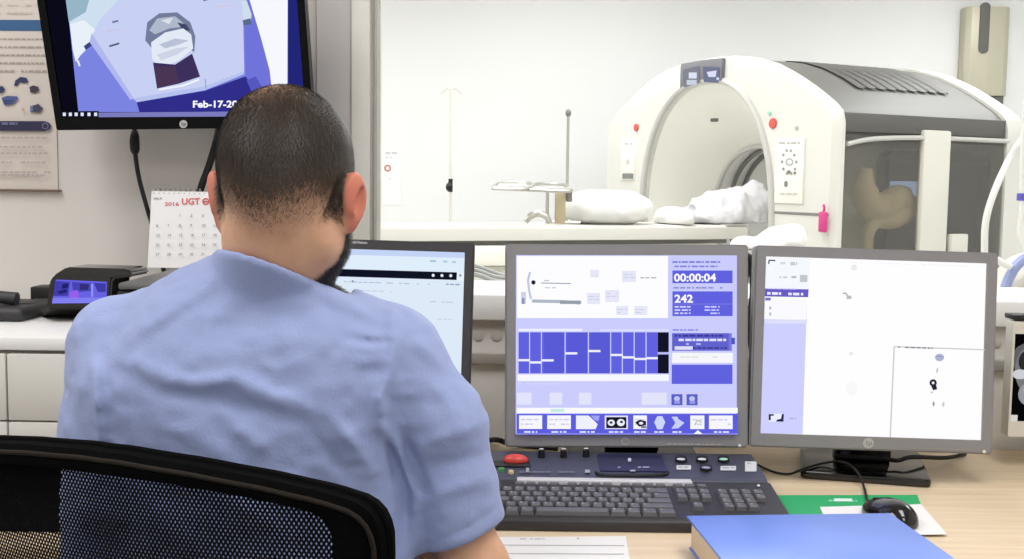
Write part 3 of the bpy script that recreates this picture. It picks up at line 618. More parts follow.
class Vol:
    def __init__(s, lo, hi, vox):
        s.lo = np.array(lo, dtype=F32); s.vox = vox; s.n = [int(math.ceil((hi[i] - lo[i]) / vox)) + 1 for i in range(3)]
        s.a = np.full(s.n, 0.3, dtype=F32)
    def win(s, lo, hi):
        sl, X = [], []
        for i in range(3):
            a = max(0, int((lo[i] - s.lo[i]) / s.vox)); b = min(s.n[i], int((hi[i] - s.lo[i]) / s.vox) + 2)
            b = max(b, a); sl.append(slice(a, b)); sh = [1, 1, 1]; sh[i] = b - a
            X.append((s.lo[i] + np.arange(a, b, dtype=F32) * F32(s.vox)).reshape(sh))
        return tuple(sl), X
    def op(s, fn, lo, hi, k=0.0, cut=False):
        mg = 2.2 * k + 0.02
        sl, X = s.win([v - mg for v in lo], [v + mg for v in hi])
        if any(q.start >= q.stop for q in sl): return
        A = s.a[sl]; B = fn(X)
        if cut:
            A = -A
            h = np.maximum(k - np.abs(A - B), 0) / max(k, 1e-6); s.a[sl] = -(np.minimum(A, B) - h * h * F32(k / 4))
        else:
            h = np.maximum(k - np.abs(A - B), 0) / max(k, 1e-6); s.a[sl] = np.minimum(A, B) - h * h * F32(k / 4)
    def ell(s, c, r, k=0.0, Rm=None, cut=False):
        m_ = max(r); s.op(lambda X: sd_ell(X, c, r, Rm), [v - m_ for v in c], [v + m_ for v in c], k, cut)
    def cap(s, a, b, ra, rb=None, k=0.0, cut=False):
        rb = ra if rb is None else rb; m_ = max(ra, rb)
        s.op(lambda X: sd_cap(X, a, b, ra, rb), [min(a[i], b[i]) - m_ for i in range(3)], [max(a[i], b[i]) + m_ for i in range(3)], k, cut)
    def chain(s, pts, rs, k=0.0, kk=None):
        for i in range(len(pts) - 1): s.cap(pts[i], pts[i + 1], rs[i], rs[i + 1], k if i == 0 else (kk if kk is not None else min(k, 0.01)))
    def rbox(s, c, h, r, k=0.0, Rm=None, cut=False):
        m_ = math.sqrt(sum(v * v for v in h)); s.op(lambda X: sd_rbox(X, c, h, r, Rm), [v - m_ for v in c], [v + m_ for v in c], k, cut)
    def displace(s, fn, band):
        idx = np.nonzero(np.abs(s.a) < band); P = np.stack([s.lo[i] + idx[i].astype(F32) * F32(s.vox) for i in range(3)], axis=1)
        s.a[idx] -= fn(P).astype(F32)
    def mesh(s, smooth_it=0):
        g = openvdb.FloatGrid(0.3); g.copyFromArray(s.a)
        p, q = g.convertToQuads(isovalue=0.0)
        p = p.astype(np.float64) * s.vox + s.lo.astype(np.float64)
        q = q[:, ::-1].astype(np.int64)
        # keep outward normals
        a, b, c = p[q[:, 0]], p[q[:, 1]], p[q[:, 2]]
        vol = np.einsum('ij,ij->i', a, np.cross(b, c)).sum() + np.einsum('ij,ij->i', a, np.cross(c, p[q[:, 3]])).sum()
        if vol < 0: q = q[:, ::-1]
        for _ in range(smooth_it):
            acc = np.zeros_like(p); cnt = np.zeros(len(p))
            for i in range(4):
                for j in (1, 3):
                    np.add.at(acc, q[:, i], p[q[:, (i + j) % 4]]); np.add.at(cnt, q[:, i], 1)
            p = p * 0.5 + 0.5 * acc / cnt[:, None]
        return p, q
_perm = np.random.RandomState(3).rand(4096).astype(F32)
def vnoise(P, sc):
    """value noise, -1..1"""
    Q = P * F32(sc); I = np.floor(Q).astype(np.int64); Fr = (Q - I).astype(F32); Fr = Fr * Fr * (3 - 2 * Fr); out = 0
    for dx in (0, 1):
        for dy in (0, 1):
            for dz in (0, 1):
                h = _perm[((I[:, 0] + dx) * 73 + (I[:, 1] + dy) * 179 + (I[:, 2] + dz) * 283 + ((I[:, 0] + dx) * (I[:, 1] + dy)) % 97 * 13) % 4096]
                out = out + h * (Fr[:, 0] if dx else 1 - Fr[:, 0]) * (Fr[:, 1] if dy else 1 - Fr[:, 1]) * (Fr[:, 2] if dz else 1 - Fr[:, 2])
    return out * 2 - 1
def np_obj(name, p, q, mats, parent=None, base=None, attrs=None, smooth=None):
    """numpy quads in world coordinates -> object"""
    off = np.zeros(3)
    if parent is not None:
        mi_ = np.array(root_matrix(parent).inverted()); p = p @ mi_[:3, :3].T + mi_[:3, 3]
    elif base is not None:
        off = np.array(base); p = p - off
    me = bpy.data.meshes.new(name); me.from_pydata(p.tolist(), [], q.tolist()); me.update()
    for po in me.polygons: po.use_smooth = True
    if smooth: me.set_sharp_from_angle(angle=R(smooth))
    for k_, v in (attrs or {}).items():
        at = me.attributes.new(k_, 'FLOAT', 'POINT'); at.data.foreach_set('value', v.astype(F32))
    o = mesh_obj(name, me, mats, parent)
    if parent is None: o.location = off
    return o
def cloth_heap(name, parts, mat_, label, cat, base, vox=0.009, amp=0.012, scs=(14, 31), ridges=0.012, floor=None, group=None):
    lo = [min(c[i] - r[i] for c, r, *_ in parts) - 0.06 for i in range(3)]; hi = [max(c[i] + r[i] for c, r, *_ in parts) + 0.06 for i in range(3)]
    v = Vol(lo, hi, vox)
    for pt in parts: v.ell(pt[0], pt[1], 0.05, pt[2] if len(pt) > 2 else None)
    v.displace(lambda P: amp * vnoise(P, scs[0]) + ridges * (0.6 - np.abs(vnoise(P + 3.1, scs[0] * 1.3))) * 1.2 + amp * 0.4 * vnoise(P, scs[1]), 0.08)
    if floor is not None:
        sl, X = v.win(lo, hi); v.a[sl] = np.maximum(v.a[sl], F32(floor) - X[2] + 0 * X[0])
    p, q = v.mesh(1); o = np_obj(name, p, q, mat_, base=base); return tag(o, label, cat, group)

# ------------------------------------------------------------------ scan room: the scanner
GO = Vector((1.07, 6.40, 0)); GRZ = R(-62)
g = thing('pet_ct_scanner', 'big white scanner gantry with an arched opening, grey roof and smoked side panel', 'medical scanner', GO, GRZ)
GM = root_matrix(g)
def gl(px, py, axis, val):
    """photo pixel on the plane local-axis = val, in gantry coordinates"""
    inv = GM.inverted(); o = inv @ CAM; d = inv.to_3x3() @ ray(px, py); return o + d * ((val - o[axis]) / d[axis])
PR = [(0, 1.945), (0.2, 1.94), (0.38, 1.918), (0.55, 1.87), (0.7, 1.805), (0.85, 1.725), (0.97, 1.65), (1.02, 1.605), (1.035, 1.56), (1.035, 1.1), (1.035, 0.7), (1.035, 0.06)]
def arch_pts(w, top, zc, n=26, low=0.45, p=2.3):
    """right half of the arched opening from its top down"""
    out = []
    for i in range(n):
        a = math.pi / 2 * i / (n - 1); c, s_ = abs(math.cos(a)) ** (2 / p), abs(math.sin(a)) ** (2 / p)
        out.append((w * s_, zc + (top - zc) * c))
    out.append((w, low)); return out
def both(half): return [(-a, b) for a, b in reversed(half[1:])] + list(half)
def resample(poly, n):
    P = [Vector((a, b)) for a, b in poly]; L = [0]
    for a, b in zip(P, P[1:]): L.append(L[-1] + (b - a).length)
    out = []; j = 0
    for i in range(n):
        t = L[-1] * i / (n - 1)
        while j < len(L) - 2 and L[j + 1] < t: j += 1
        k = (t - L[j]) / max(L[j + 1] - L[j], 1e-9); out.append(tuple(P[j].lerp(P[j + 1], k)))
    return out
N = 90
outer = resample(both(PR), N); ARCH = arch_pts(0.575, 1.80, 1.02); inner = resample(both(ARCH), N)
def strip(bm, A, B, mi=0, closed=False):
    n = len(A); fs = []
    for i in range(n - (0 if closed else 1)):
        j = (i + 1) % n
        fs.append(bm.faces.new((A[i], B[i], B[j], A[j])))
    for f in fs: f.material_index = mi
def row(bm, poly, d, dz=0): return [bm.verts.new((a, d, b + dz)) for a, b in poly]
def shrink(poly, k, zc=0.9): return [(a * k, zc + (b - zc) * k) for a, b in poly]
bm = bmesh.new()
r0_ = row(bm, inner, 0.05); r1 = row(bm, inner, 0.008); r1b = row(bm, shrink(inner, 1.03), -0.004)
r2 = row(bm, [(a * 0.965, 0.9 + (b - 0.9) * 0.985) for a, b in outer], 0.0); r3 = row(bm, [(a * 0.99, 0.9 + (b - 0.9) * 0.996) for a, b in outer], 0.018); r4 = row(bm, outer, 0.035); r5 = row(bm, outer, 0.055); r6 = row(bm, shrink(outer, 0.975), 0.057)
for a, b in ((r0_, r1), (r1, r1b), (r1b, r2), (r2, r3), (r3, r4), (r4, r5), (r5, r6)): strip(bm, a, b)
obj('front_cover', bm, M['gw'], g, world=False, smooth=30, fix=True)
bm = bmesh.new()
ring = [(a, -0.006, b) for a, b in inner]
tube(bm, [(a * 1.035, -0.004, 0.9 + (b - 0.9) * 1.025) for a, b in inner], 0.02, 8, smooth=False); obj('arch_trim', bm, M['gtrim'], g, world=False)
# funnel from the arch to the round bore
ZB, RB, DB = 1.07, 0.40, 0.40
half_c = [(RB * math.sin(t), ZB + RB * math.cos(t)) for t in np.linspace(0, math.pi, 40)]; circ = resample(both(half_c), N)
inn_closed = inner
bm = bmesh.new(); rows_ = []
for t in np.linspace(0, 1, 9):
    e = t ** 0.8; dd = 0.03 + (DB - 0.03) * (t ** 0.9)
    rows_.append([bm.verts.new((a0 * (1 - e) + a1 * e, dd, b0 * (1 - e) + b1 * e)) for (a0, b0), (a1, b1) in zip(inner, circ)])
for a, b in zip(rows_, rows_[1:]): strip(bm, a, b)
obj('opening_funnel', bm, M['gin'], g, world=False, smooth=60, fix=True)
bm = bmesh.new(); tube(bm, [(a * 0.98, DB - 0.01, ZB + (b - ZB) * 0.98) for a, b in circ], 0.014, 8, smooth=False); obj('bore_ring', bm, M['gtrim'], g, world=False)
for k_, dd in enumerate((0.50, 0.585)):
    bm = bmesh.new(); tube(bm, [(a * 0.965, dd, ZB + (b - ZB) * 0.965) for a, b in circ], 0.013, 8, smooth=False); obj('bore_ring', bm, M['gring'], g, world=False)
bm = bmesh.new(); A = row(bm, circ, DB); B = row(bm, circ, 1.33); strip(bm, A, B); obj('bore_tunnel', bm, M['bore'], g, world=False, smooth=60)
# roof, side fascia, rear cover
roofp = resample([p for p in both([q for q in PR if q[1] >= 1.6])], 60); roofp = [(a * 0.985, b - 0.012) for a, b in roofp]
bm = bmesh.new(); A = row(bm, roofp, 0.07); B = row(bm, roofp, 1.22); strip(bm, A, B); obj('roof', bm, M['groof'], g, world=False, smooth=60, fix=True)
bm = bmesh.new()
for i in range(9):
    dd = 0.36 + i * 0.075
    prof = resample([(0.18, 1.931), (0.38, 1.908), (0.55, 1.86), (0.70, 1.795), (0.80, 1.742)], 12)
    A = [bm.verts.new((a, dd, b + 0.004)) for a, b in prof]; B = [bm.verts.new((a, dd + 0.055, b + 0.007)) for a, b in prof]; C_ = [bm.verts.new((a, dd + 0.055, b - 0.002)) for a, b in prof]; strip(bm, A, B); strip(bm, B, C_)
obj('roof_vent', bm, M['groofd'], g, world=False, smooth=30, fix=True)
for sgn in (1, -1):
    bm = bmesh.new(); box2(bm, (sgn * 0.985, 0.06, 1.505), (sgn * 1.02, 1.24, 1.60), bev=0.006); box2(bm, (sgn * 0.97, 0.06, 1.47), (sgn * 1.005, 1.24, 1.51)); obj('side_fascia', bm, M['groofd'], g, world=False)
    bm = bmesh.new(); tube(bm, [(sgn * 1.03, 0.075, 1.445), (sgn * 1.032, 0.24, 1.474), (sgn * 1.032, 0.6, 1.49), (sgn * 1.032, 1.22, 1.49)], 0.012, 8); obj('side_trim', bm, M['gtrim'], g, world=False)
    bm = bmesh.new(); box2(bm, (sgn * 1.012, 0.05, 0.35), (sgn * 1.02, 1.24, 1.487)); obj('side_panel', bm, M['smoke'], g, world=False)
    bm = bmesh.new(); box2(bm, (sgn * 0.99, 0.07, 0.06), (sgn * 1.03, 1.24, 0.35), bev=0.01); obj('side_skirt', bm, M['gw'], g, world=False)
    bm = bmesh.new(); box2(bm, (sgn * 0.72, 0.08, 0.06), (sgn * 0.74, 1.23, 1.5)); obj('inner_wall', bm, M['ginner'], g, world=False)
bm = bmesh.new(); p0 = gl(921, 190, 0, 1.035); p1_ = gl(948, 190, 0, 1.035); box2(bm, (1.0, p0.y, 0.3), (1.045, p1_.y, 1.53), bev=0.012); obj('side_pillar', bm, M['cream'], g, world=False)
bm = bmesh.new(); p0 = gl(948.5, 234, 0, 1.035); p1_ = gl(964, 250, 0, 1.035); box2(bm, (1.02, p0.y, p1_.z - 0.1), (1.06, p1_.y, p0.z), bev=0.006); obj('socket_box', bm, M['cream'], g, world=False)
bm = bmesh.new(); big = row(bm, outer, 1.21); b2 = row(bm, outer, 1.33); b3 = row(bm, shrink(outer, 0.96), 1.35); b0 = row(bm, shrink(outer, 0.95), 1.212); strip(bm, b0, big); strip(bm, big, b2); strip(bm, b2, b3)
cc = row(bm, circ, 1.35); strip(bm, b3, cc); obj('rear_cover', bm, M['gw'], g, world=False, smooth=30, fix=True)
bm = bmesh.new(); box2(bm, (-1.0, 0.2, 0.0), (1.0, 1.25, 0.08)); obj('plinth', bm, M['groofd'], g, world=False)
# behind the smoked side: added reflection stand-ins, dark frame, glowing screen, ribbed tube
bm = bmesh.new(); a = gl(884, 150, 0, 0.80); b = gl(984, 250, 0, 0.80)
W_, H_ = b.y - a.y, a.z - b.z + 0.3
ring_prism(bm, [(x_, z_) for x_, z_ in rrect(W_, H_, 0.06, 5, (a.y + b.y) / 2, a.z - H_ / 2)], [(x_, z_) for x_, z_ in rrect(W_ - 0.03, H_ - 0.1, 0.04, 5, (a.y + b.y) / 2, a.z - H_ / 2)], (0.76, 0, 0), (0, 1, 0), (0, 0, 1), (0.06, 0, 0)); obj('reflection_frame', bm, M['black'], g, world=False)  # made-up frame following the dark outline of a reflection
bm = bmesh.new(); prism(bm, rrect(W_ - 0.02, H_ - 0.02, 0.05, 5, (a.y + b.y) / 2, a.z - H_ / 2), (0.745, 0, 0), (0, 1, 0), (0, 0, 1), (0.012, 0, 0)); obj('reflection_backing', bm, M['groofd'], g, world=False)  # dark sheet filling that imitated reflection
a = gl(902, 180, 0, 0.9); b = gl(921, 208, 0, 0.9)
bm = bmesh.new(); box2(bm, (0.785, a.y, b.z), (0.81, b.y + 0.1, a.z), bev=0.004); obj('reflection_panel', bm, M['dark'], g, world=False)
bm = bmesh.new(); bm.faces.new([bm.verts.new((0.8115, y_, z_)) for y_, z_ in ((a.y + .006, b.z + .006), (b.y + .094, b.z + .006), (b.y + .094, a.z - .006), (a.y + .006, a.z - .006))]); obj('reflection_glow', bm, emis(150, 172, 214), sub(g, 'reflection_panel'), world=False, smooth=0)  # glowing face added to imitate a bluish reflection
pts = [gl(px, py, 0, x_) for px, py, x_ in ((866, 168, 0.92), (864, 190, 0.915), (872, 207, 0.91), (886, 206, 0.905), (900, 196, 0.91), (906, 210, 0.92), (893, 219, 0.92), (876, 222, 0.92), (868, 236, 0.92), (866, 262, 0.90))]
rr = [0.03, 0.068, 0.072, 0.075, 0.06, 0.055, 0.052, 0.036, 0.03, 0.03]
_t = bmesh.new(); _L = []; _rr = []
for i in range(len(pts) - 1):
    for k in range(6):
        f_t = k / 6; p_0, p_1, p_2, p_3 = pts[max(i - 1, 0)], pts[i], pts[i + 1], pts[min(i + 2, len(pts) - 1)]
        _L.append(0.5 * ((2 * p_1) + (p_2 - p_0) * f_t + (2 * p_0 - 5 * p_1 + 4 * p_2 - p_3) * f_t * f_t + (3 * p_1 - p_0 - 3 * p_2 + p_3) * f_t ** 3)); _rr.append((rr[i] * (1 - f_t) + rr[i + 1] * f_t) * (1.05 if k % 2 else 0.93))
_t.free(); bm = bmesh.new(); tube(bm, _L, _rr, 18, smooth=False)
obj('reflection_tube', bm, M['beige'], g, world=False, smooth=50)  # made-up beige tube shaped after a reflected figure
# status display on top of the arch, buttons, control panels
top_h = [(u, z) for u, z in PR]
def ztop(u): 
    u = abs(u)
    for (a0, b0), (a1, b1) in zip(PR, PR[1:]):
        if a0 <= u <= a1: return b0 + (b1 - b0) * (u - a0) / max(a1 - a0, 1e-6)
    return PR[-1][1]
us = np.linspace(-0.21, 0.17, 14)
def zarch(u):
    return max(np.interp(abs(u), [p[0] for p in ARCH[:-1]], [p[1] for p in ARCH[:-1]]), 0) + 0.02
dp = [(float(u), ztop(u) - 0.012) for u in us] + [(float(u), float(zarch(u))) for u in reversed(us)]
bm = bmesh.new(); prism(bm, dp, (0, 0.02, 0), (1, 0, 0), (0, 0, 1), (0, -0.045, 0), bev=0.006); obj('status_display', bm, mat('display_grey', (112, 112, 116), 0.4), g, world=False)
s = Sheet(GM @ Vector((0, -0.027, 1.9)), GM.to_3x3() @ Vector((0, -1, 0)), step=0.0006)
s.poly([(683, 70), (699, 66), (700, 83), (684, 87.5)], (134, 136, 150)); s.poly([(703, 66.5), (720, 67.5), (718.5, 83), (704, 82)], (118, 122, 150))
s.rect(689, 72.5, 697, 78.5, (226, 230, 252)); s.rect(687, 80, 697, 85, (206, 214, 230)); s.poly([(707, 72), (717, 70.5), (716, 77), (709, 77)], (226, 226, 252)); s.rect(717, 77.5, 719.6, 80, (214, 228, 250))
s.build('status_screen', sub(g, 'status_display'))
def disc_part(name, px, py, r, m_, h=0.012):
    c = gl(px, py, 1, -0.002); b_ = bmesh.new(); cyl(b_, (c.x, 0.004, c.z), (c.x, -h, c.z), r, 18, 0, I4, r * 0.85); obj(name, b_, m_, g, world=False)
disc_part('stop_button', 773.5, 123.5, 0.030, mat('stop_red', (206, 88, 72), 0.5)); disc_part('stop_button', 636.8, 127.5, 0.025, bpy.data.materials['stop_red'])
disc_part('indicator_light', 770, 113.5, 0.012, mat('indicator_green', (150, 214, 186), 0.4)); disc_part('indicator_light', 797, 128, 0.012, M['gtrim'])
def gpanel(x0, y0, x1, y1):
    a = gl(x0, y0, 1, -0.004); b = gl(x1, y1, 1, -0.004); b_ = bmesh.new(); box2(b_, (a.x, -0.012, b.z), (b.x, 0.004, a.z), bev=0.003); obj('control_panel', b_, M['gin'], g, world=False)
    global LASTP
    LASTP = g.children[-1] if g.children[-1].name.startswith('control_panel') else [c for c in g.children if c.name.startswith('control_panel')][-1]
    return Sheet(GM @ Vector((0, -0.0125, 1.3)), GM.to_3x3() @ Vector((0, -1, 0)), glow=False, step=0.0006)
s = gpanel(777, 139, 803, 204); s.words(779, 800, 142, 2, (176, 174, 166), dens=1)
for a in range(10): s.disc(789.5 + 7 * math.cos(a * .63), 162 + 12 * math.sin(a * .63), 1.3, 1.6, (150, 150, 146), 8)
s.build('panel_dial', LASTP); s = s.new(); s.ring(789.5, 162, 2.5, 4, (170, 170, 166)); s.build('dial_ring', LASTP); s = s.new(); s.disc(786, 184, 2, 3.4, (130, 128, 124), 8); s.disc(789, 172, 2, 2, (120, 120, 118), 8); s.disc(795, 173, 1.4, 1.6, (120, 120, 118), 8); s.words(780, 799, 193, 1.5, (196, 194, 188)); s.build('panel_marking', LASTP)
s = gpanel(622, 139, 634.5, 180); s.words(624, 633, 142.5, 2.5, (200, 200, 196), dens=1); s.words(624, 631, 148, 1.4, (206, 206, 202)); s.disc(628, 162, 2, 3, (206, 206, 200), 8); s.rect(622.6, 173.5, 633.2, 178.6, (128, 130, 126)); s.build('panel_marking', LASTP)
bm = bmesh.new(); a = gl(772, 211, 1, -0.003); b = gl(822, 216, 1, -0.003); box2(bm, (a.x, -0.006, b.z), (1.0, 0.004, a.z), bev=0.002); obj('front_groove', bm, M['gring'], g, world=False)
c = gl(713, 120, 1, 0.12)
bm = bmesh.new(); box(bm, (c.x, 0.13, c.z), (0.05, 0.02, 0.02), bev=0.003); obj('laser_window', bm, M['groofd'], g, world=False)

# pink tag clipped at the corner of the scanner
c = GM @ gl(823, 222, 1, -0.032)
bm = bmesh.new(); box(bm, (0, 0, 0.065), (0.05, 0.02, 0.10), bev=0.008); tube(bm, [(0, 0, 0.11), (0.005, 0, 0.13), (0, 0, 0.15)], 0.006, 8); bm.transform(Matrix.Translation(c - Vector((0, 0, 0.065))) @ Matrix.Rotation(GRZ, 4, 'Z'))
single('tag', bm, mat('pink_plastic', (206, 62, 132), 0.5), 'bright pink tag hanging on the corner of the scanner', 'tag')

# patient table with its accessories
TA = atY(748, 225.3, 6.1); tdir = Vector((-math.cos(R(20)), -math.sin(R(20)), 0)); tper = Vector((-tdir.y, tdir.x, 0))
if tper.y < 0: tper = -tper
ZT = TA.z; LT = 2.75; WTb = 0.46
TM = Matrix(((-tdir.x, tper.x, 0, TA.x), (-tdir.y, tper.y, 0, TA.y), (0, 0, 1, 0), (0, 0, 0, 1)))  # x towards the scanner, y away, origin at the near end corner
t = thing('patient_table', 'long white patient table leading into the scanner', 'table', (TM @ Vector((-LT * 0.55, WTb / 2, 0))), math.atan2(-tdir.y, -tdir.x))
bm = bmesh.new(); prism(bm, [(0, -0.075), (0, -0.01), (0.02, 0), (WTb - 0.02, 0), (WTb, -0.01), (WTb, -0.075)], TM @ Vector((-LT, 0, ZT)), tper, (0, 0, 1), TM.to_3x3() @ Vector((LT, 0, 0)), bev=0.006); obj('table_top', bm, M['gw'], t)
bm = bmesh.new(); box2(bm, (-LT + 0.1, 0.05, ZT - 0.10), (-0.1, WTb - 0.05, ZT - 0.073), TM); obj('table_rail', bm, M['gring'], t)
bm = bmesh.new(); box2(bm, (-LT + 0.02, -0.03, ZT - 0.20), (-0.22, WTb + 0.03, ZT - 0.10), TM, bev=0.02); obj('table_carriage', bm, M['gin'], t)
bm = bmesh.new(); box2(bm, (-LT + 0.3, 0.02, 0.0), (-0.5, WTb - 0.02, ZT - 0.2), TM, bev=0.03); obj('table_pedestal', bm, M['gw'], t)
bm = bmesh.new(); a = TM @ Vector((-0.08, -0.004, 0)); box2(bm, (-0.13, 0.0, ZT - 0.002), (0.02, WTb, ZT + 0.004), TM); obj('end_pad', bm, M['gtrim'], t)
def tz(px, py, yo):
    """photo pixel on the vertical plane yo behind the near edge of the table"""
    return on_plane(px, py, TM @ Vector((0, yo, 0)), tper)
def tx(px, yo): return (TM.inverted() @ tz(px, 215, yo)).x
# pillow
cx_ = (tx(566, 0.2) + tx(652, 0.2)) / 2; hw_ = (tx(652, 0.2) - tx(566, 0.2)) / 2; hz_ = (tz(610, 192, 0.2).z - ZT) / 2
Rz = np.array((Matrix.Rotation(math.atan2(-tdir.y, -tdir.x), 3, 'Z')), dtype=F32)
def tw(x, y, z): v = TM @ Vector((x, y, z)); return [v.x, v.y, v.z]
cloth_heap('pillow', [(tw(cx_, 0.22, ZT + hz_), (hw_ * 0.98, 0.19, hz_ * 1.0), Rz), (tw(cx_ - hw_ * 0.45, 0.22, ZT + hz_ * 1.02), (hw_ * 0.52, 0.19, hz_ * 0.95), Rz), (tw(cx_ + hw_ * 0.2, 0.22, ZT + hz_), (hw_ * 0.6, 0.19, hz_ * 0.98), Rz)], M['linen'], 'plump white pillow lying on the patient table', 'pillow', tw(cx_, 0.22, ZT), amp=0.005, ridges=0.004, floor=ZT + 0.002)
a_, b_ = tx(664, 0.2), tx(682, 0.2)
cloth_heap('sheet', [(tw((a_ + b_) / 2, 0.2, ZT + 0.03), ((b_ - a_) * 0.5, 0.2, 0.055), Rz), (tw(a_ + 0.04, 0.16, ZT + 0.02), (0.07, 0.16, 0.05), Rz)], M['linen'], 'flat rumpled white sheet between the pillow and the printed blanket', 'sheet', tw((a_ + b_) / 2, 0.2, ZT), amp=0.008, ridges=0.008, floor=ZT + 0.004)
a_, b_ = tx(698, 0.2), tx(764, 0.2)
cloth_heap('blanket', [(tw(a_ + 0.12, 0.22, ZT + 0.05), (0.17, 0.17, 0.08), Rz), (tw((a_ + b_) / 2, 0.24, ZT + 0.08), (0.15, 0.17, 0.10), Rz), (tw(b_ - 0.10, 0.24, ZT + 0.09), (0.12, 0.16, 0.115), Rz), (tw(b_ - 0.06, 0.24, ZT + 0.16), (0.04, 0.06, 0.06), Rz)], M['linenb'], 'crumpled pale printed blanket at the scanner end of the table', 'blanket', tw((a_ + b_) / 2, 0.22, ZT), amp=0.018, scs=(11, 30), ridges=0.030, floor=ZT + 0.006)
# arm support: two flat loops on uprights with a clamp
t2_ = thing('arm_support', 'steel arm support frame with two flat loops clamped on the table', 'arm support', tw(tx(550, 0.1), 0.1, ZT))
def loop(pts, yo0, yo1, name):
    bm = bmesh.new(); P_ = [tz(px, py, yo) for px, py, yo in pts]; tube(bm, P_ + [P_[0]], 0.009, 8, sub=4); obj(name, bm, M['chrome'], t2_)
loop([(493, 188.5, 0.02), (499, 183.5, 0.34), (530, 183, 0.34), (527, 189, 0.02)], 0, 0, 'support_loop')
loop([(529, 190, 0.04), (536, 184, 0.34), (562, 184.5, 0.34), (571, 189, 0.12), (566, 191.5, 0.04)], 0, 0, 'support_loop')
bm = bmesh.new(); prism(bm, [(0, 0), (1, 0), (1, 1), (0, 1)], tz(497, 187.5, 0.05), tz(526, 187.5, 0.05) - tz(497, 187.5, 0.05), tz(499, 184.5, 0.3) - tz(497, 187.5, 0.05), (0, 0, 0.006)); obj('support_pad', bm, M['gtrim'], t2_)
bm = bmesh.new(); tube(bm, [tz(493, 188, 0.1), tz(530, 189.5, 0.1), tz(571, 189.5, 0.1)], 0.011, 8); obj('cross_bar', bm, M['chrome'], t2_)
for px in (547.5,):
    bm = bmesh.new(); a = tz(px, 190, 0.1); cyl(bm, (a.x, a.y, ZT + 0.006), a, 0.009, 10); obj('upright', bm, M['chrome'], t2_)
brn = mat('brass_clamp', (186, 172, 142), 0.45, 0.3)
bm = bmesh.new(); a = tz(555, 192, 0.1); b = tz(565, 224, 0.1); box2(bm, (min(a.x, b.x), a.y - 0.02, ZT + 0.006), (max(a.x, b.x), a.y + 0.02, a.z), bev=0.006); obj('clamp_block', bm, brn, t2_)
bm = bmesh.new(); a = tz(569, 196, 0.1); box(bm, (a.x, a.y, a.z), (0.035, 0.05, 0.06), bev=0.008); obj('clamp_knob', bm, M['gring'], t2_)
bm = bmesh.new(); tube(bm, [tz(526, 222.6, 0.06), tz(530, 216.5, 0.06), tz(538, 213.5, 0.06), tz(546, 216.5, 0.06), tz(550, 222.8, 0.06)], [0.012, 0.018, 0.018, 0.016, 0.012], 10); obj('curved_foot', bm, M['chrome'], t2_)
bm = bmesh.new(); a = tz(561, 224, 0.1); tube(bm, [(a.x - 0.08, a.y, ZT + 0.0135), (a.x + 0.1, a.y, ZT + 0.0135)], 0.008, 8); obj('clamp_bar', bm, M['chrome'], t2_)
# drip poles
a = tz(568.3, 113, 0.68)
t3_ = thing('drip_pole', 'plain thin pole with a small knob behind the arm support', 'drip pole', (a.x, a.y, 0))
bm = bmesh.new(); cyl(bm, (a.x, a.y, 0.02), a, 0.0085, 10); obj('pole', bm, M['chrome'], t3_)
bm = bmesh.new(); ball(bm, (a.x, a.y, a.z), (0.017, 0.017, 0.022)); obj('pole_knob', bm, M['gring'], t3_)
bm = bmesh.new(); cyl(bm, (a.x, a.y, 0.0005), (a.x, a.y, 0.03), 0.14, 24); obj('pole_base', bm, M['gring'], t3_)
YP = 7.0; a = atY(451.3, 89, YP)
t4_ = thing('drip_stand', 'tall thin drip stand with a two-armed hook top and black clamp', 'drip stand', (a.x, a.y, 0))
bm = bmesh.new(); cyl(bm, (a.x, a.y, 0.05), a, 0.009, 10); obj('pole', bm, M['cream'], t4_)
for sg in (-1, 1):
    bm = bmesh.new(); b = atY(451.3 + sg * 11.5, 93.5, YP); tube(bm, [a, a + Vector((sg * 0.03, 0, 0.004)), Vector((b.x - sg * 0.02, YP, b.z + 0.012)), b], 0.006, 8); obj('hook_arm', bm, M['cream'], t4_)
bm = bmesh.new(); b = atY(450.3, 187, YP); ball(bm, (b.x - 0.006, b.y - 0.01, b.z), (0.022, 0.025, 0.028)); cyl(bm, (a.x, a.y, b.z - 0.03), (a.x, a.y, b.z + 0.05), 0.014, 10); obj('height_clamp', bm, M['black'], t4_)
for k_ in range(5):
    bm = bmesh.new(); an = k_ * 2 * math.pi / 5; tube(bm, [(a.x, a.y, 0.07), (a.x + 0.28 * math.cos(an), a.y + 0.28 * math.sin(an), 0.04)], 0.012, 8); ball(bm, (a.x + 0.28 * math.cos(an), a.y + 0.28 * math.sin(an), 0.0255), 0.025, u=10, v=8); obj('leg', bm, M['gring'], t4_)
# notice on the far wall
a = atY(386, 150, SY - 0.003); b = atY(397, 205, SY - 0.003)
bm = bmesh.new(); box2(bm, (a.x - 0.03, SY - 0.004, b.z), (b.x + 0.03, SY - 0.0005, a.z)); nt_ = single('notice_sign', bm, M['paper'], 'small white notice with a red ring on the far wall by the window edge', 'notice', base=((a.x + b.x) / 2, SY, b.z), smooth=0)
s = Sheet((a.x, SY - 0.0045, a.z), (0, -1, 0), glow=False, step=0.0005); s.words(385.5, 397, 152, 2.2, (196, 196, 196), dens=.9); s.words(385.5, 393, 156.5, 2, (206, 206, 204)); s.ring(387.6, 168.2, 2.0, 3.5, (196, 108, 96)); s.words(385, 391, 178, 2, (214, 212, 206)); s.words(385, 391, 184, 2, (216, 214, 208))
o = obj('print', s.bm, s.mats, nt_, smooth=0, world=False); o.matrix_parent_inverse = nt_.matrix_basis.inverted()
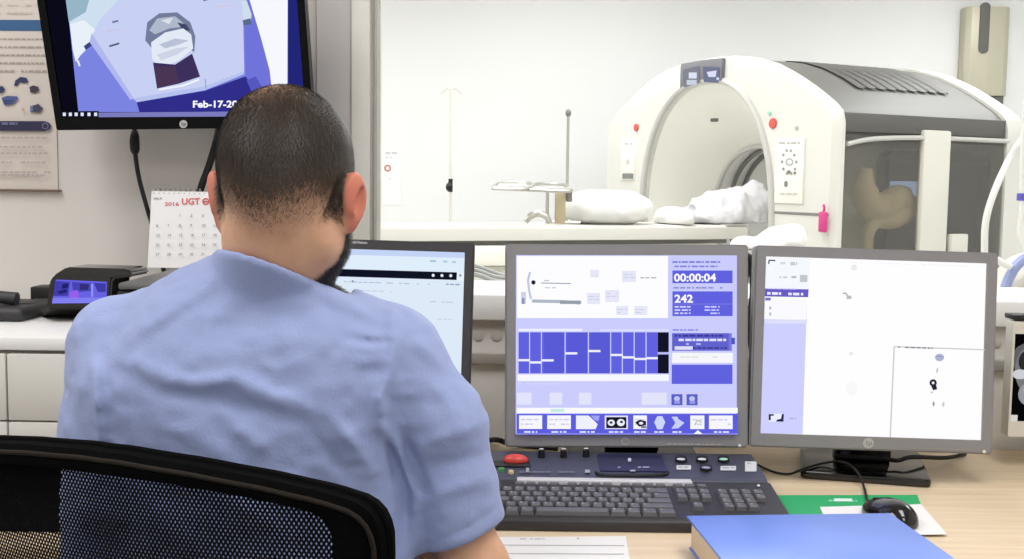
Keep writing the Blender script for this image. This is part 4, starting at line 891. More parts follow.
# towel dispenser
YDp = SY; a = atY(967, 6, YDp - 0.12); b = atY(1007, 96, YDp - 0.12)
t5_ = thing('towel_dispenser', 'beige metal paper towel dispenser high on the wall behind the scanner', 'towel dispenser', ((a.x + b.x) / 2, YDp - 0.08, b.z))
dm = mat('dispenser_beige', (188, 183, 162), 0.4, 0.15, noise=0.03)
W_, H_ = b.x - a.x, a.z - b.z; xc, zc_ = (a.x + b.x) / 2, (a.z + b.z) / 2
bm = bmesh.new(); 
secs = [(-1, 0.0), (-1, 0.1), (-0.75, 0.125), (0, 0.135), (0.75, 0.125), (1, 0.1), (1, 0.0)]
prism(bm, [(xc + k_ * W_ / 2, YDp - 0.001 - d_) for k_, d_ in secs], (0, 0, b.z), (1, 0, 0), (0, 1, 0), (0, 0, H_), bev=0.008); obj('dispenser_body', bm, dm, t5_)
bm = bmesh.new(); c = atY(984.5, 28, YDp - 0.137); prism(bm, rrect(0.07, 0.36, 0.034, 6, 0, 0), (c.x, YDp - 0.141, c.z), (1, 0, 0), (0, 0, 1), (0, 0.02, 0)); obj('level_window', bm, M['groofd'], t5_)
bm = bmesh.new(); c = atY(992, 98, YDp - 0.08); box2(bm, (c.x - 0.06, YDp - 0.11, c.z - 0.05), (c.x + 0.07, YDp - 0.01, b.z + 0.004)); obj('paper_slot', bm, M['groofd'], t5_)

# linen cart with a white sheet, in front of the arch
YC = 5.05; a = atY(748, 246, YC); b = atY(806, 246, YC)
t6_ = thing('linen_cart', 'steel frame linen cart standing in front of the scanner', 'cart', ((a.x + b.x) / 2, YC + 0.15, 0))
bm = bmesh.new(); box2(bm, (a.x - 0.02, YC, a.z - 0.045), (b.x + 0.05, YC + 0.36, a.z - 0.02), bev=0.006); obj('cart_top', bm, M['chrome'], t6_)
bm = bmesh.new(); box2(bm, (a.x - 0.01, YC + 0.01, 0.25), (b.x + 0.04, YC + 0.35, 0.27), bev=0.004); obj('cart_shelf', bm, M['chrome'], t6_)
for x in (a.x, b.x + 0.03):
    for y in (YC + 0.02, YC + 0.34):
        bm = bmesh.new(); cyl(bm, (x, y, 0.03), (x, y, a.z - 0.03), 0.012, 10); ball(bm, (x, y, 0.0255), 0.025, u=10, v=8); obj('leg', bm, M['chrome'], t6_)
zf = a.z - 0.019
cloth_heap('sheet', [((a.x + 0.09, YC + 0.17, zf + 0.01), (0.13, 0.16, 0.035)), ((b.x - 0.07, YC + 0.15, zf + 0.045), (0.10, 0.13, 0.06)), ((b.x - 0.03, YC + 0.13, zf + 0.06), (0.05, 0.09, 0.05))], M['linen'], 'crumpled white sheet heaped on the steel linen cart', 'sheet', ((a.x + b.x) / 2, YC + 0.15, zf), vox=0.009, amp=0.01, ridges=0.012, floor=zf + 0.001)
# hoses and the bag cart by the scanner
def hose(pts, r, m_, label, joints=()):
    P_ = [q if isinstance(q, Vector) else atY(*q) for q in pts]; t = thing('hose', label, 'hose', P_[-1]); bm = bmesh.new(); tube(bm, P_, r, 12); obj('tube', bm, m_, t)
    for (px, py, Y, h) in joints:
        c = atY(px, py, Y); bm = bmesh.new(); cyl(bm, c + Vector((0, 0, -h / 2)), c + Vector((0, 0, h / 2)), r * 1.9, 14); obj('joint', bm, mat('blue_joint', (92, 84, 178), 0.4), t)
hm = mat('hose_white', (226, 224, 218), 0.35)
hose([GM @ Vector((1.065, 1.30, 1.50)), (1036, 124, 5.6), (1024, 137, 5.0), (1010, 158, 4.95), (995, 190, 4.9), (986, 220, 4.88), (984.5, 250, 4.88), (985, 300, 4.9), (984, 400, 4.93), Vector((2.06, 4.95, 0.10)), Vector((2.12, 4.97, 0.017)), Vector((2.4, 5.0, 0.016))], 0.015, hm, 'smooth white hose curving down in front of the smoked side panel')
hose([Vector((2.32, 4.74, SZ - 0.003)), (1040, -80, 4.73), (1030, 60, 4.71), (1024, 136, 4.7), (1022.5, 180, 4.7), (1022.5, 210, 4.69), (1020, 232, 4.69), (1026, 252, 4.685), (1034, 285, 4.68), Vector((atY(1040, 300, 4.68).x, 4.68, atY(1000, 312, 4.3).z + 0.02)), Vector((atY(1048, 300, 4.68).x, 4.68, atY(1000, 312, 4.3).z + 0.0095))], 0.012, hm, 'short white hose with a blue joint above the bag cart', joints=((1022.6, 197, 4.7, 0.03),))
YB_ = 4.3; a = atY(1000, 312, YB_)
t7_ = thing('bag_cart', 'white cart carrying a cream bag beside the smoked side of the scanner', 'cart', (a.x + 0.3, YB_ + 0.2, 0))
bm = bmesh.new(); box2(bm, (a.x + 0.0, YB_, a.z - 0.06), (a.x + 0.62, YB_ + 0.4, a.z - 0.004), bev=0.008); obj('cart_top', bm, M['white'], t7_)
for k_ in range(3):
    bm = bmesh.new(); box2(bm, (a.x + 0.01, YB_ + 0.002, a.z - 0.30 - k_ * 0.24), (a.x + 0.61, YB_ + 0.39, a.z - 0.07 - k_ * 0.24), bev=0.006); obj('drawer', bm, M['white'], t7_)
for x in (a.x + 0.05, a.x + 0.57):
    for y in (YB_ + 0.05, YB_ + 0.35):
        bm = bmesh.new(); z_ = a.z - 0.78; cyl(bm, (x, y, z_ + 0.01), (x, y, 0.04), 0.014, 10); ball(bm, (x, y, 0.03), 0.03, u=10, v=8); obj('caster', bm, M['gring'], t7_)
pl = [(1001, 310), (1004, 292), (1010, 276), (1018, 264), (1032, 256), (1060, 254), (1085, 275), (1092, 310)]
P_ = [atY(px, py, YB_ + 0.06) for px, py in pl]
tb = thing('bag', 'cream bag with a blue rim and white clip on the white cart', 'bag', (P_[0].x + 0.15, YB_ + 0.15, a.z - 0.003))
v = Vol([P_[0].x - 0.08, YB_ - 0.05, a.z - 0.06], [P_[-1].x + 0.08, YB_ + 0.36, P_[5].z + 0.06], 0.01)
mid = (P_[0] + P_[-1]) / 2
v.ell((mid.x, YB_ + 0.19, a.z + 0.02), ((P_[-1].x - P_[0].x) / 2, 0.15, P_[5].z - a.z - 0.02), 0.02); v.rbox((mid.x, YB_ + 0.19, a.z + 0.03), ((P_[-1].x - P_[0].x) / 2 - 0.01, 0.14, 0.03), 0.03, 0.04)
v.displace(lambda P: 0.008 * vnoise(P, 17) + 0.004 * vnoise(P, 40), 0.06)
sl, X = v.win(list(v.lo), [q + 9 for q in v.lo]); v.a[sl] = np.maximum(v.a[sl], F32(a.z - 0.002) - X[2] + 0 * X[0])
p_, q_ = v.mesh(1); np_obj('bag_body', p_, q_, mat('cream_canvas', (226, 220, 206), 0.8, noise=0.05, nscale=20), tb)
bm = bmesh.new(); tube(bm, P_[:7], 0.02, 10); obj('bag_rim', bm, mat('blue_vinyl', (150, 160, 206), 0.4), tb)
bm = bmesh.new(); tube(bm, [atY(997, 259, YB_ + 0.04), atY(1002, 263, YB_ + 0.04), atY(1011, 267, YB_ + 0.04)], [0.012, 0.014, 0.012], 10); obj('clip', bm, M['white'], tb)
# cables looping under the table
cm = mat('grey_cable', (150, 150, 146), 0.5)
for k_, pts in enumerate(([(455, 262), (478, 267), (492, 272), (510, 277), (560, 280)], [(450, 266), (475, 270), (495, 277), (512, 279), (560, 284)], [(455, 272), (478, 275), (495, 281), (515, 282), (560, 276)])):
    bm = bmesh.new(); P_ = [atY(px, py, 5.05 - 0.04 * k_) for px, py in pts]; tube(bm, [Vector((P_[0].x - 0.12, 5.05 - 0.04 * k_, P_[0].z + 0.02))] + P_ + [Vector((P_[-1].x + 0.1, 5.05 - 0.04 * k_, P_[-1].z + 0.02))], 0.011, 8)
    single('hanging_cable', bm, cm, ('upper grey cable', 'middle grey cable', 'lowest grey cable')[k_] + ' slung along the patient table between two monitors', 'cable', group='cables slung along the table')

# ------------------------------------------------------------------ things on the desk
KX0, KX1, KY0 = atZ(478, 531, ZD).x, atZ(791, 531, ZD).x, atZ(640, 533, ZD).y
KW = KX1 - KX0; KXC = (KX0 + KX1) / 2
t = thing('console_keyboard', 'black console keyboard with a navy control panel along its back', 'keyboard', (KXC, KY0, ZD))
prof = [(0, 0.001), (0, 0.016), (0.008, 0.020), (0.150, 0.034), (0.158, 0.035), (0.158, 0.001)]
bm = bmesh.new(); prism(bm, prof, (KX0, KY0, ZD), (0, 1, 0), (0, 0, 1), (KW, 0, 0), bev=0.002); obj('keyboard_case', bm, M['dark'], t)
bm = bmesh.new(); prism(bm, [(0.155, 0.001), (0.155, 0.036), (0.165, 0.040), (0.285, 0.050), (0.292, 0.046), (0.292, 0.001)], (KX0 + 0.004, KY0, ZD), (0, 1, 0), (0, 0, 1), (KW - 0.008, 0, 0), bev=0.0025); obj('control_panel', bm, mat('navy_grey_plastic', (66, 68, 84), 0.45, noise=0.04), t)
bm = bmesh.new(); box2(bm, (atZ(517, 480, ZD + .036).x, KY0 + 0.1375, ZD + 0.030), (atZ(690, 480, ZD + .036).x, KY0 + 0.157, ZD + 0.0395), bev=0.001); obj('silver_strip', bm, mat('silver_plastic', (214, 212, 212), 0.45, 0.1), t)
kang = math.atan2(0.014, 0.142)
def kz(y): return ZD + 0.020 + 0.0142 * (y - 0.008) / 0.142
key_m = mat('key_plastic', (92, 91, 94), 0.42, noise=0.05, nscale=90); key_lab = flat(206, 206, 206, 0.5)
_kc = {}
def key_mesh(w, d, mark):
    k_ = (round(w, 4), round(d, 4), mark)
    if k_ not in _kc:
        b_ = bmesh.new(); A = [(-w / 2, -d / 2, 0), (w / 2, -d / 2, 0), (w / 2, d / 2, 0), (-w / 2, d / 2, 0)]; i_ = 0.0022; h = 0.0075
        B = [(-w / 2 + i_, -d / 2 + i_ * .8, h), (w / 2 - i_, -d / 2 + i_ * .8, h), (w / 2 - i_, d / 2 - i_, h), (-w / 2 + i_, d / 2 - i_, h)]
        va = [b_.verts.new(q) for q in A]; vb = [b_.verts.new(q) for q in B]; b_.faces.new(vb)
        for i in range(4): b_.faces.new((va[i], va[(i + 1) % 4], vb[(i + 1) % 4], vb[i]))
        bmesh.ops.bevel(b_, geom=list(b_.edges), offset=0.0007, segments=1, affect='EDGES')
        if mark:
            rnd = random.Random(mark); x = -w / 2 + 0.0045; 
            for (ax, ay, bx, by) in ((0, 0, .0028, .0008), (0, .0016, .0008, .0042), (0.0018, .002, .0026, .0044))[: 2 + mark % 2]:
                f = b_.faces.new([b_.verts.new((x + p, d * 0.02 + q, h + 0.0002)) for p, q in ((ax, ay), (bx, ay), (bx, by), (ax, by))]); f.material_index = 1
        me = bpy.data.meshes.new('key'); b_.to_mesh(me); b_.free(); me.materials.append(key_m); me.materials.append(key_lab); _kc[k_] = me
    return _kc[k_]
def put_key(x, y, w, d=0.0165, mark=1):
    o = bpy.data.objects.new('key', key_mesh(w - 0.0012, d, mark)); COL.objects.link(o); o.parent = t
    o.location = (x - KXC, y, kz(y) - ZD - 0.0005); o.rotation_euler = (kang, 0, 0)
U = (KW - 0.03) / 23.3; kx = KX0 + 0.014; RH = 0.0205
rows_ = [(0.0215, [1.3, 1.2, 1.2, 6.0, 1.3, 1.2, 1.3, 1.5]), (0.042, [1.3, 1] + [1] * 10 + [2.7]), (0.0625, [1.8] + [1] * 11 + [2.2]), (0.083, [1.5] + [1] * 12 + [1.5]), (0.1035, [1] * 13 + [2])]
nk = 0
for y, ws in rows_:
    x = kx
    for w_ in ws:
        nk += 1; put_key(x + w_ * U / 2, y, w_ * U, 0.0185, 0 if w_ > 3 else 1 + nk % 3); x += w_ * U
for i, gx in enumerate([0, 2, 3, 4, 5, 6.5, 7.5, 8.5, 9.5, 11, 12, 13, 14]): put_key(kx + (gx + .5) * U, 0.1275, U, 0.012, 0)
nx = kx + 15.45 * U
for y in (0.083, 0.1035): 
    for i in range(3): put_key(nx + (i + .5) * U, y, U, 0.0185, 2)
for i in range(3): put_key(nx + (i + .5) * U, 0.1275, U, 0.012, 0)
put_key(nx + 1.5 * U, 0.0475, U, 0.0185, 1)
mx = kx + 18.95 * U
for y in (0.0475, 0.0660, 0.0845, 0.1035):
    for i in range(4 if y > 0.08 else 3): put_key(mx + (i + .5) * U, y, U, 0.0175, 1 + i % 2)
# control panel: its slope plane
pn = Vector((0, -0.010, 0.12)).normalized(); po = Vector((KXC, KY0 + 0.165, ZD + 0.0403))
def kp(px, py, up=0.0): return on_plane(px, py, po + pn * up, pn)
def knob(name, px, py, r, h, m_, r2=None):
    c = kp(px, py, 0.0); b_ = bmesh.new(); cyl(b_, c - pn * 0.001, c + pn * h, r, 18, 0, I4, r2 or r * 0.85); obj(name, b_, m_, t)
redm = mat('red_plastic', (214, 70, 62), 0.35); 
c = kp(515.5, 462.3); bm = bmesh.new(); ball(bm, c + pn * 0.004, (0.021, 0.011, 0.010)); obj('stop_button', bm, redm, t)
c = kp(512, 464); bm = bmesh.new(); box(bm, c, (0.06, 0.036, 0.004), bev=0.0015); obj('stop_button_base', bm, M['black'], sub(t, 'stop_button'))
knob('green_button', 501.5, 470.5, 0.006, 0.004, mat('green_key', (70, 140, 84), 0.4)); knob('amber_button', 511, 473.0, 0.005, 0.004, mat('amber_key', (214, 196, 150), 0.4))
for px, py in ((541.5, 457), (563.5, 457), (586, 456.5)): knob('toggle', px, py, 0.006, 0.012, M['black']); knob('toggle_cap', px, py - 2.4, 0.0042, 0.010, M['paper'])
for px, py, m_ in ((681, 461, M['black']), (702, 461, M['black']), (723.5, 461, M['black']), (706, 469.5, M['black'])):
    knob('round_button', px, py, 0.0105, 0.007, m_)
for px, py, m_ in ((681, 459.2, (206, 208, 214)), (702, 459.2, (214, 216, 222)), (723.5, 459.2, (170, 224, 196)), (706, 467.7, (150, 154, 176))):
    c = kp(px, py, 0.008); b_ = bmesh.new(); ball(b_, c, (0.0075, 0.0052, 0.002), u=14, v=6); obj('button_cap', b_, flat(*m_, 0.4), t)
a, b = kp(597, 455), kp(668, 472.5); bm = bmesh.new(); prism(bm, [(0, 0), (1, 0), (1, 1), (0, 1)], Vector((a.x, b.y, po.z + (b.y - po.y) / 12)) - pn * 0.002, (b.x - a.x, 0, 0), (0, a.y - b.y, (a.y - b.y) / 12), pn * 0.004); obj('display_inlay', bm, mat('navy_inlay', (38, 40, 70), 0.3), t)
bm = bmesh.new(); tube(bm, [kp(596, 472, .002), kp(602, 474.8, .003), kp(632, 475.4, .003), kp(662, 474.8, .003), kp(668, 472, .002)], 0.0025, 8); obj('inlay_lip', bm, M['black'], t)
s = Sheet(po + pn * 0.0024, pn, glow=False, step=0.0001)
s.words(612, 653, 466.5, 1.4, (150, 152, 170)); s.rect(628, 458, 631, 461.5, (190, 192, 206)); s.words(630, 637, 470, 1.5, (170, 172, 186)); s.words(520, 580, 471.5, 1.2, (110, 112, 128)); s.rect(526, 468, 529, 472, (160, 160, 170)); s.rect(585, 470, 590, 473, (160, 160, 168))
s.build('panel_print', sub(t, 'control_panel'))
for x0, y0, x1, y1 in ((676.5, 465.2, 691, 469.6), (720.5, 466, 736, 470.5), (745, 461.5, 756.5, 471.5)):
    s = Sheet(po + pn * 0.0008, pn, glow=False, step=0.0001); s.rect(x0, y0, x1, y1, (206, 206, 206)); s.words(x0 + 2, x1 - 2, y0 + 1.4, 1, (150, 150, 152)); s.build('label_sticker', sub(t, 'control_panel'))
s = Sheet(Vector((KXC, KY0 + 0.15, ZD + 0.0355)), Vector((0, -0.1, 1)), glow=False); s.disc(758.5, 485.5, 1.5, 1.2, (206, 206, 190)); s.build('indicator_light', t)

# sheet of paper in front of the keyboard
def flat_sheet(name, px, z, th, m_, label, cat, prints=None, group=None):
    P_ = [atZ(*q, z) for q in px]; bm = bmesh.new(); a = [bm.verts.new(p) for p in P_]; b = [bm.verts.new(p + Vector((0, 0, th))) for p in P_]; n = len(P_)
    bm.faces.new(a); bm.faces.new(b)
    for i in range(n): bm.faces.new((a[i], a[(i + 1) % n], b[(i + 1) % n], b[i]))
    bmesh.ops.recalc_face_normals(bm, faces=bm.faces)
    base = (sum(p.x for p in P_) / n, sum(p.y for p in P_) / n, z)
    o = single(name, bm, m_, label, cat, base=base, smooth=0, group=group)
    if prints:
        s = Sheet((0, 0, z + th + 0.0002), (0, 0, 1), glow=False, step=0.0001); prints(s); s.bm.transform(o.matrix_basis.inverted() if False else Matrix.Translation(-Vector(base))); c = obj('print', s.bm, s.mats, o, world=False, smooth=0)
    return o
def pr(s):
    s.line([(486, 545), (624, 545.6)], 0.7, (170, 170, 172)); s.line([(486, 553.5), (624, 554.2)], 0.7, (170, 170, 172)); s.words(520, 545, 538.5, 1.0, (186, 186, 190)); s.rect(577, 538, 579, 539.4, (170, 170, 174))
flat_sheet('paper_sheet', [(478, 537.5), (626, 536.5), (630, 562), (470, 562)], ZD + 0.0005, 0.0006, M['paper'], 'white printed form lying before the console keyboard', 'paper', pr)
# green folder and white sheet, binder, mouse
def pr(s):
    s.words(822, 857, 499.6, 1.6, (150, 214, 182), .02, dens=.9); s.rect(834, 498.6, 852, 501.4, (226, 240, 232)); 
flat_sheet('folder', [(760, 497), (917, 496.6), (926, 520), (745, 528)], ZD + 0.0005, 0.003, mat('green_card', (34, 172, 104), 0.5), 'bright green card folder under the blue binder and the mouse', 'folder', pr)
flat_sheet('paper_sheet', [(820, 507.2), (921, 504.5), (947, 534.5), (832, 536)], ZD + 0.0040, 0.0006, M['paper'], 'white sheet sticking out between the mouse and the blue binder', 'paper')
ZBn = ZD + 0.052
q = [(686.5, 515.6), (878.5, 504.2), (941, 559.5)]
A, B, C_ = [atZ(*v_, ZBn) for v_ in q]
exb = Vector((math.cos(R(5)), math.sin(R(5)), 0)); Wb = (B - A).length * 0.985; eyb = Vector((exb.y, -exb.x, 0)); Lb = 0.30
tb = thing('binder', 'thick blue binder lying flat over the corner of the keyboard', 'binder', A + exb * Wb / 2 + eyb * Lb / 2 - Vector((0, 0, ZBn - ZD - 0.0050)))
bcol = mat('blue_cover', (104, 136, 220), 0.35, noise=0.03, nscale=12)
zb0 = ZD + 0.0050
def bbox(x0, y0, z0, x1, y1, z1, bev=0.001):
    bm = bmesh.new(); box2(bm, (x0, y0, z0), (x1, y1, z1), Matrix(((exb.x, eyb.x, 0, A.x), (exb.y, eyb.y, 0, A.y), (0, 0, 1, 0), (0, 0, 0, 1))), bev=bev); bmesh.ops.recalc_face_normals(bm, faces=bm.faces); return bm
obj('front_cover', bbox(0, 0, ZBn - 0.0035, Wb, Lb, ZBn), bcol, tb); obj('back_cover', bbox(0.004, 0.002, zb0, Wb, Lb, zb0 + 0.0035), bcol, tb); obj('spine', bbox(Wb - 0.0035, 0, zb0 + 0.003, Wb, Lb, ZBn - 0.003), bcol, tb)
obj('page_block', bbox(0.006, 0.006, zb0 + 0.0036, Wb - 0.004, Lb - 0.006, ZBn - 0.0036), mat('cream_pages', (226, 206, 176), 0.8, noise=0.08, nscale=200), tb)
# mouse
mc0, mc1 = atZ(866, 497.5, ZD + 0.02), atZ(907, 519, ZD + 0.02); md = (mc1 - mc0); md.z = 0; ml = 0.112; ma = math.atan2(md.y, md.x)
mpos = atZ(889, 512, ZD + 0.016)
ms = thing('mouse', 'glossy black computer mouse on the white sheet behind the binder', 'mouse', (mpos.x, mpos.y, ZD + 0.0050), ma)
v = Vol([-0.08, -0.05, -0.01], [0.08, 0.05, 0.06], 0.0022)
v.ell((0.012, 0, 0.004), (0.045, 0.028, 0.030), 0.0); v.ell((-0.022, 0, 0.003), (0.036, 0.026, 0.020), 0.016); v.ell((0.024, 0, 0.003), (0.028, 0.027, 0.027), 0.012)
sl, X = v.win(list(v.lo), [9, 9, 9]); v.a[sl] = np.maximum(v.a[sl], F32(0.0) - X[2] + 0 * X[0])
v.op(lambda X: np.maximum(np.maximum(np.abs(X[1]) - F32(0.0007), X[0] + F32(0.012)), F32(0.016) - X[2]), [-0.07, -0.01, 0.0], [-0.01, 0.01, 0.05], 0.0, True)
p_, q_ = v.mesh(2); p_ = p_ @ np.array(root_matrix(ms).to_3x3()).T + np.array(ms.matrix_basis.translation); np_obj('mouse_body', p_, q_, M['blackgloss'], ms)
bm = bmesh.new(); cyl(bm, root_matrix(ms) @ Vector((-0.036, -0.0035, 0.0165)), root_matrix(ms) @ Vector((-0.036, 0.0035, 0.0165)), 0.007, 16); obj('scroll_wheel', bm, M['dark'], ms)
front = root_matrix(ms) @ Vector((-0.058, 0, 0.008))
bm = bmesh.new(); tube(bm, [front + Vector((0.012, -0.006, 0)), front, atZ(864, 487, ZD + 0.006), atZ(858, 473, ZD + 0.02), atZ(848, 464, ZD + 0.03), atZ(836, 461.5, ZD + 0.024), atZ(820, 464, ZD + 0.017), atZ(803, 469, ZD + 0.0165), atZ(790, 473.8, ZD + 0.003), atZ(776, 472.5, ZD + 0.003), atZ(762, 467, ZD + 0.003), atZ(745, 458, ZD + 0.003)], 0.0021, 8); obj('mouse_cord', bm, M['rubber'], ms)
# cords behind the monitors
def cord(name, pts, r, label, m_=None, base=None, group=None):
    bm = bmesh.new(); tube(bm, pts, r, 8); return single(name, bm, m_ or M['rubber'], label, 'cable', group, base=base)
cord('cable', [(-0.10, 2.05, ZD + 0.006), atZ(488, 441, ZD + 0.006), atZ(498, 440, ZD + 0.03), atZ(507, 443, ZD + 0.02), atZ(520, 445, ZD + 0.006), (0.09, 2.1, ZD + 0.006)], 0.005, 'black cable lying on the desk behind the console keyboard')
cord('cable', [(0.37, 2.15, ZD + 0.006), atY(750.5, 400, 2.1), atY(752, 362, 2.11), atY(749.5, 322, 2.12), atY(752.5, 290, 2.125), atY(750, 255, 2.128), (0.44, 2.135, ZS + 0.006)], 0.0055, 'thin black cable hanging down in the gap between the two grey monitors')
cord('cable', [(0.575, 1.972, ZD + 0.030), atY(884, 459, 1.965), atY(898, 460.5, 1.965), atY(912, 457, 1.98), (0.80, 2.04, ZD + 0.012), (0.86, 2.1, ZD + 0.005)], 0.004, 'black cable trailing over the glossy monitor foot')

# ------------------------------------------------------------------ left: poster, cords, printer, calendar, small things
YPo = YW - 0.003
a = atY(-75, -30, YPo); b = atY(58, 191, YPo); btop = atY(50, -30, YPo)
bm = bmesh.new(); box2(bm, (a.x, YW - 0.003, b.z), (b.x, YW - 0.0006, a.z)); po_ = single('poster', bm, mat('poster_paper', (214, 204, 194), 0.7, noise=0.02, nscale=6), 'pale information poster with a blue band and dark arrows beside the TV', 'poster', base=((a.x + b.x) / 2, YW, b.z), smooth=0)
s = Sheet((0, YW - 0.0033, 1), (0, -1, 0), glow=False, step=0.0003)
s.poly([(-70, 19.5), (44.5, 20), (45.5, 31), (-70, 30.5)], (48, 92, 136))
for i, y in enumerate((38, 46, 54, 62, 70)): s.words(-70, 47 - 3 * (i % 2), y, 1.6, (168, 158, 150), .004, dens=.97, seed=i)
for y in (4, 12): s.words(-70, 44, y, 1.2, (200, 188, 180), .004, dens=.8)
D_ = (44, 48, 88)
s.poly([(14.5, 86), (16, 80.5), (21, 77), (27, 78), (29, 82.5), (24, 83), (20, 82), (18, 86)], D_); s.poly([(30, 87), (34, 85.5), (39, 87), (39.5, 91), (36, 93), (31, 92.5)], (58, 48, 66)); s.poly([(-2, 87), (3, 86), (6, 89.5), (3, 93), (-2, 93)], D_)
s.poly([(2, 98), (8, 96), (18, 96.5), (19, 99), (13, 104.5), (6, 105)], (74, 92, 140)); s.poly([(3, 100), (15, 100), (11, 105), (5, 105)], (56, 70, 118)); s.poly([(31, 106.5), (38, 104.5), (38.5, 103.5), (44, 108.5), (39, 113.5), (38.5, 112), (31, 112.5)], (62, 62, 84)); s.rect(31, 106, 34, 112, (106, 124, 150)); s.disc(24, 109.5, 1.6, 1.6, (206, 160, 146), 8)
s.poly([(-70, 121), (46, 121.3), (50.5, 123), (52.2, 126.3), (50.5, 129.6), (46, 131.2), (-70, 130.5)], (36, 34, 68)); s.words(3, 19, 122.6, 2.2, (112, 112, 150), dens=1); s.ring(46.5, 126.2, 2.2, 3.4, (112, 104, 136))
for i, (y, x1) in enumerate(((136.5, 48), (145.6, 45), (152, 49), (161.2, 47), (171, 52), (173.8, 46))): s.words(-70, x1, y, 1.7, (176, 164, 160), .004, dens=.97, seed=i + 20)
c = obj('print', s.bm, s.mats, po_, world=False, smooth=0); c.data.transform(po_.matrix_basis.inverted())
bm = bmesh.new(); a2 = atY(-75, 190.5, YW - 0.008); b2 = atY(61, 191.5, YW - 0.008); box2(bm, (a2.x, YW - 0.012, b2.z - 0.001), (b2.x, YW - 0.0035, b2.z + 0.0035), bev=0.0008); c = obj('bottom_rail', bm, mat('brown_rail', (112, 92, 76), 0.5), po_, world=False); c.data.transform(po_.matrix_basis.inverted())

# TV cords
YV = 2.155
cp = [atY(134.5, 126, 2.10), atY(134.7, 136, YV), atY(135.5, 155, YV), atY(139, 178, YV), atY(146.5, 206, YV), atY(153, 228, 2.17), atY(160, 255, 2.18), Vector((atY(170, 270, 2.18).x, 2.18, ZK + 0.01))]
tc_ = thing('power_cord', 'thin black cord with a thick ferrite sleeve hanging from the TV', 'cable', cp[-1])
bm = bmesh.new(); tube(bm, cp, 0.0042, 8); obj('cord', bm, M['rubber'], tc_)
bm = bmesh.new(); tube(bm, [cp[1] + Vector((0, 0, 0.01)), cp[1], atY(134.6, 142, YV), atY(135, 150, YV), atY(135.4, 154, YV)], [0.005, 0.0085, 0.0095, 0.009, 0.005], 12); obj('ferrite_sleeve', bm, M['rubber'], tc_)
cord('power_cord', [atY(219.5, 126, 2.10), atY(216, 142, YV), atY(209, 166, YV), atY(201, 188, YV), atY(196, 215, 2.172), atY(194, 250, 2.18), Vector((atY(194, 262, 2.18).x, 2.18, ZK + 0.01))], 0.0068, 'thicker black cord hanging from the TV behind the head of the person')

# printer
PX0, PX1 = atY(116, 282, 1.78).x, -0.515
PZ = 1.080
tp = thing('printer', 'low black printer with a grey top on the white drawer unit', 'printer', ((PX0 + PX1) / 2, 1.97, ZK))
bm = bmesh.new(); box2(bm, (PX0, 1.775, ZK + 0.004), (PX1, 2.155, PZ - 0.012), bev=0.008); obj('printer_body', bm, M['black'], tp)
bm = bmesh.new(); box2(bm, (PX0 + 0.003, 1.778, PZ - 0.011), (PX1 - 0.003, 2.152, PZ), bev=0.004); obj('printer_lid', bm, mat('printer_grey', (98, 97, 94), 0.45, noise=0.04), tp)
bm = bmesh.new(); box2(bm, (PX0 + 0.06, 1.772, ZK + 0.02), (PX1 - 0.06, 1.78, ZK + 0.04)); obj('paper_slot', bm, M['blackgloss'], tp)
for x in (PX0 + 0.03, PX1 - 0.03):
    for y in (1.80, 2.14): bm = bmesh.new(); cyl(bm, (x, y, ZK + 0.0003), (x, y, ZK + 0.006), 0.012, 12); obj('foot', bm, M['rubber'], tp)
# small black touch terminal in front of it
YTt = 1.90
lo_ = atZ(42, 317, ZK); 
tt = thing('touch_terminal', 'small black terminal with a slanted glowing blue screen on the white drawer unit', 'terminal', (atY(80, 316, YTt).x, YTt + 0.04, ZK))
def tpz(px, py, d=0.0): return atY(px, py, YTt + d)
tilt2 = R(14)
sn = Vector((0.10, -math.cos(tilt2), math.sin(tilt2) * 0.6)).normalized(); so_ = atY(80, 291, YTt)
def ts(px, py): return on_plane(px, py, so_, sn)
prof_px = [(47, 299), (48.5, 283), (53, 275.5), (66, 267.2), (127, 269), (131.5, 272), (131.8, 276.5), (112, 279), (110, 307), (104, 309), (46, 309.5)]
bm = bmesh.new(); fa = [bm.verts.new(ts(*q)) for q in prof_px]; bk = [bm.verts.new(v_.co + Vector((0.006, 0.075, 0.0))) for v_ in fa]; n = len(fa)
bm.faces.new(fa); bm.faces.new(bk)
for i in range(n): bm.faces.new((fa[i], fa[(i + 1) % n], bk[(i + 1) % n], bk[i]))
bmesh.ops.recalc_face_normals(bm, faces=bm.faces); bmesh.ops.bevel(bm, geom=list(bm.edges), offset=0.003, segments=2, affect='EDGES'); obj('terminal_housing', bm, M['blackgloss'], tt)
bm = bmesh.new(); l0 = atZ(42, 317, ZK); l1 = atZ(108, 317.5, ZK); l2 = ts(106, 308); l3 = ts(48, 308)
zb_ = ZK + 0.0005; A4 = [Vector((l0.x, l0.y, zb_)), Vector((l1.x, l1.y, zb_)), Vector((l1.x, l2.y + 0.085, zb_)), Vector((l0.x, l2.y + 0.085, zb_))]; B4 = [l3, l2, l2 + Vector((0, 0.08, 0)), l3 + Vector((0, 0.08, 0))]
va = [bm.verts.new(p) for p in A4]; vb = [bm.verts.new(p) for p in B4]; bm.faces.new(va); bm.faces.new(vb)
for i in range(4): bm.faces.new((va[i], va[(i + 1) % 4], vb[(i + 1) % 4], vb[i]))
bmesh.ops.recalc_face_normals(bm, faces=bm.faces); obj('terminal_foot', bm, M['black'], tt)
s = Sheet(so_ + sn * 0.0006, sn, step=0.0002)
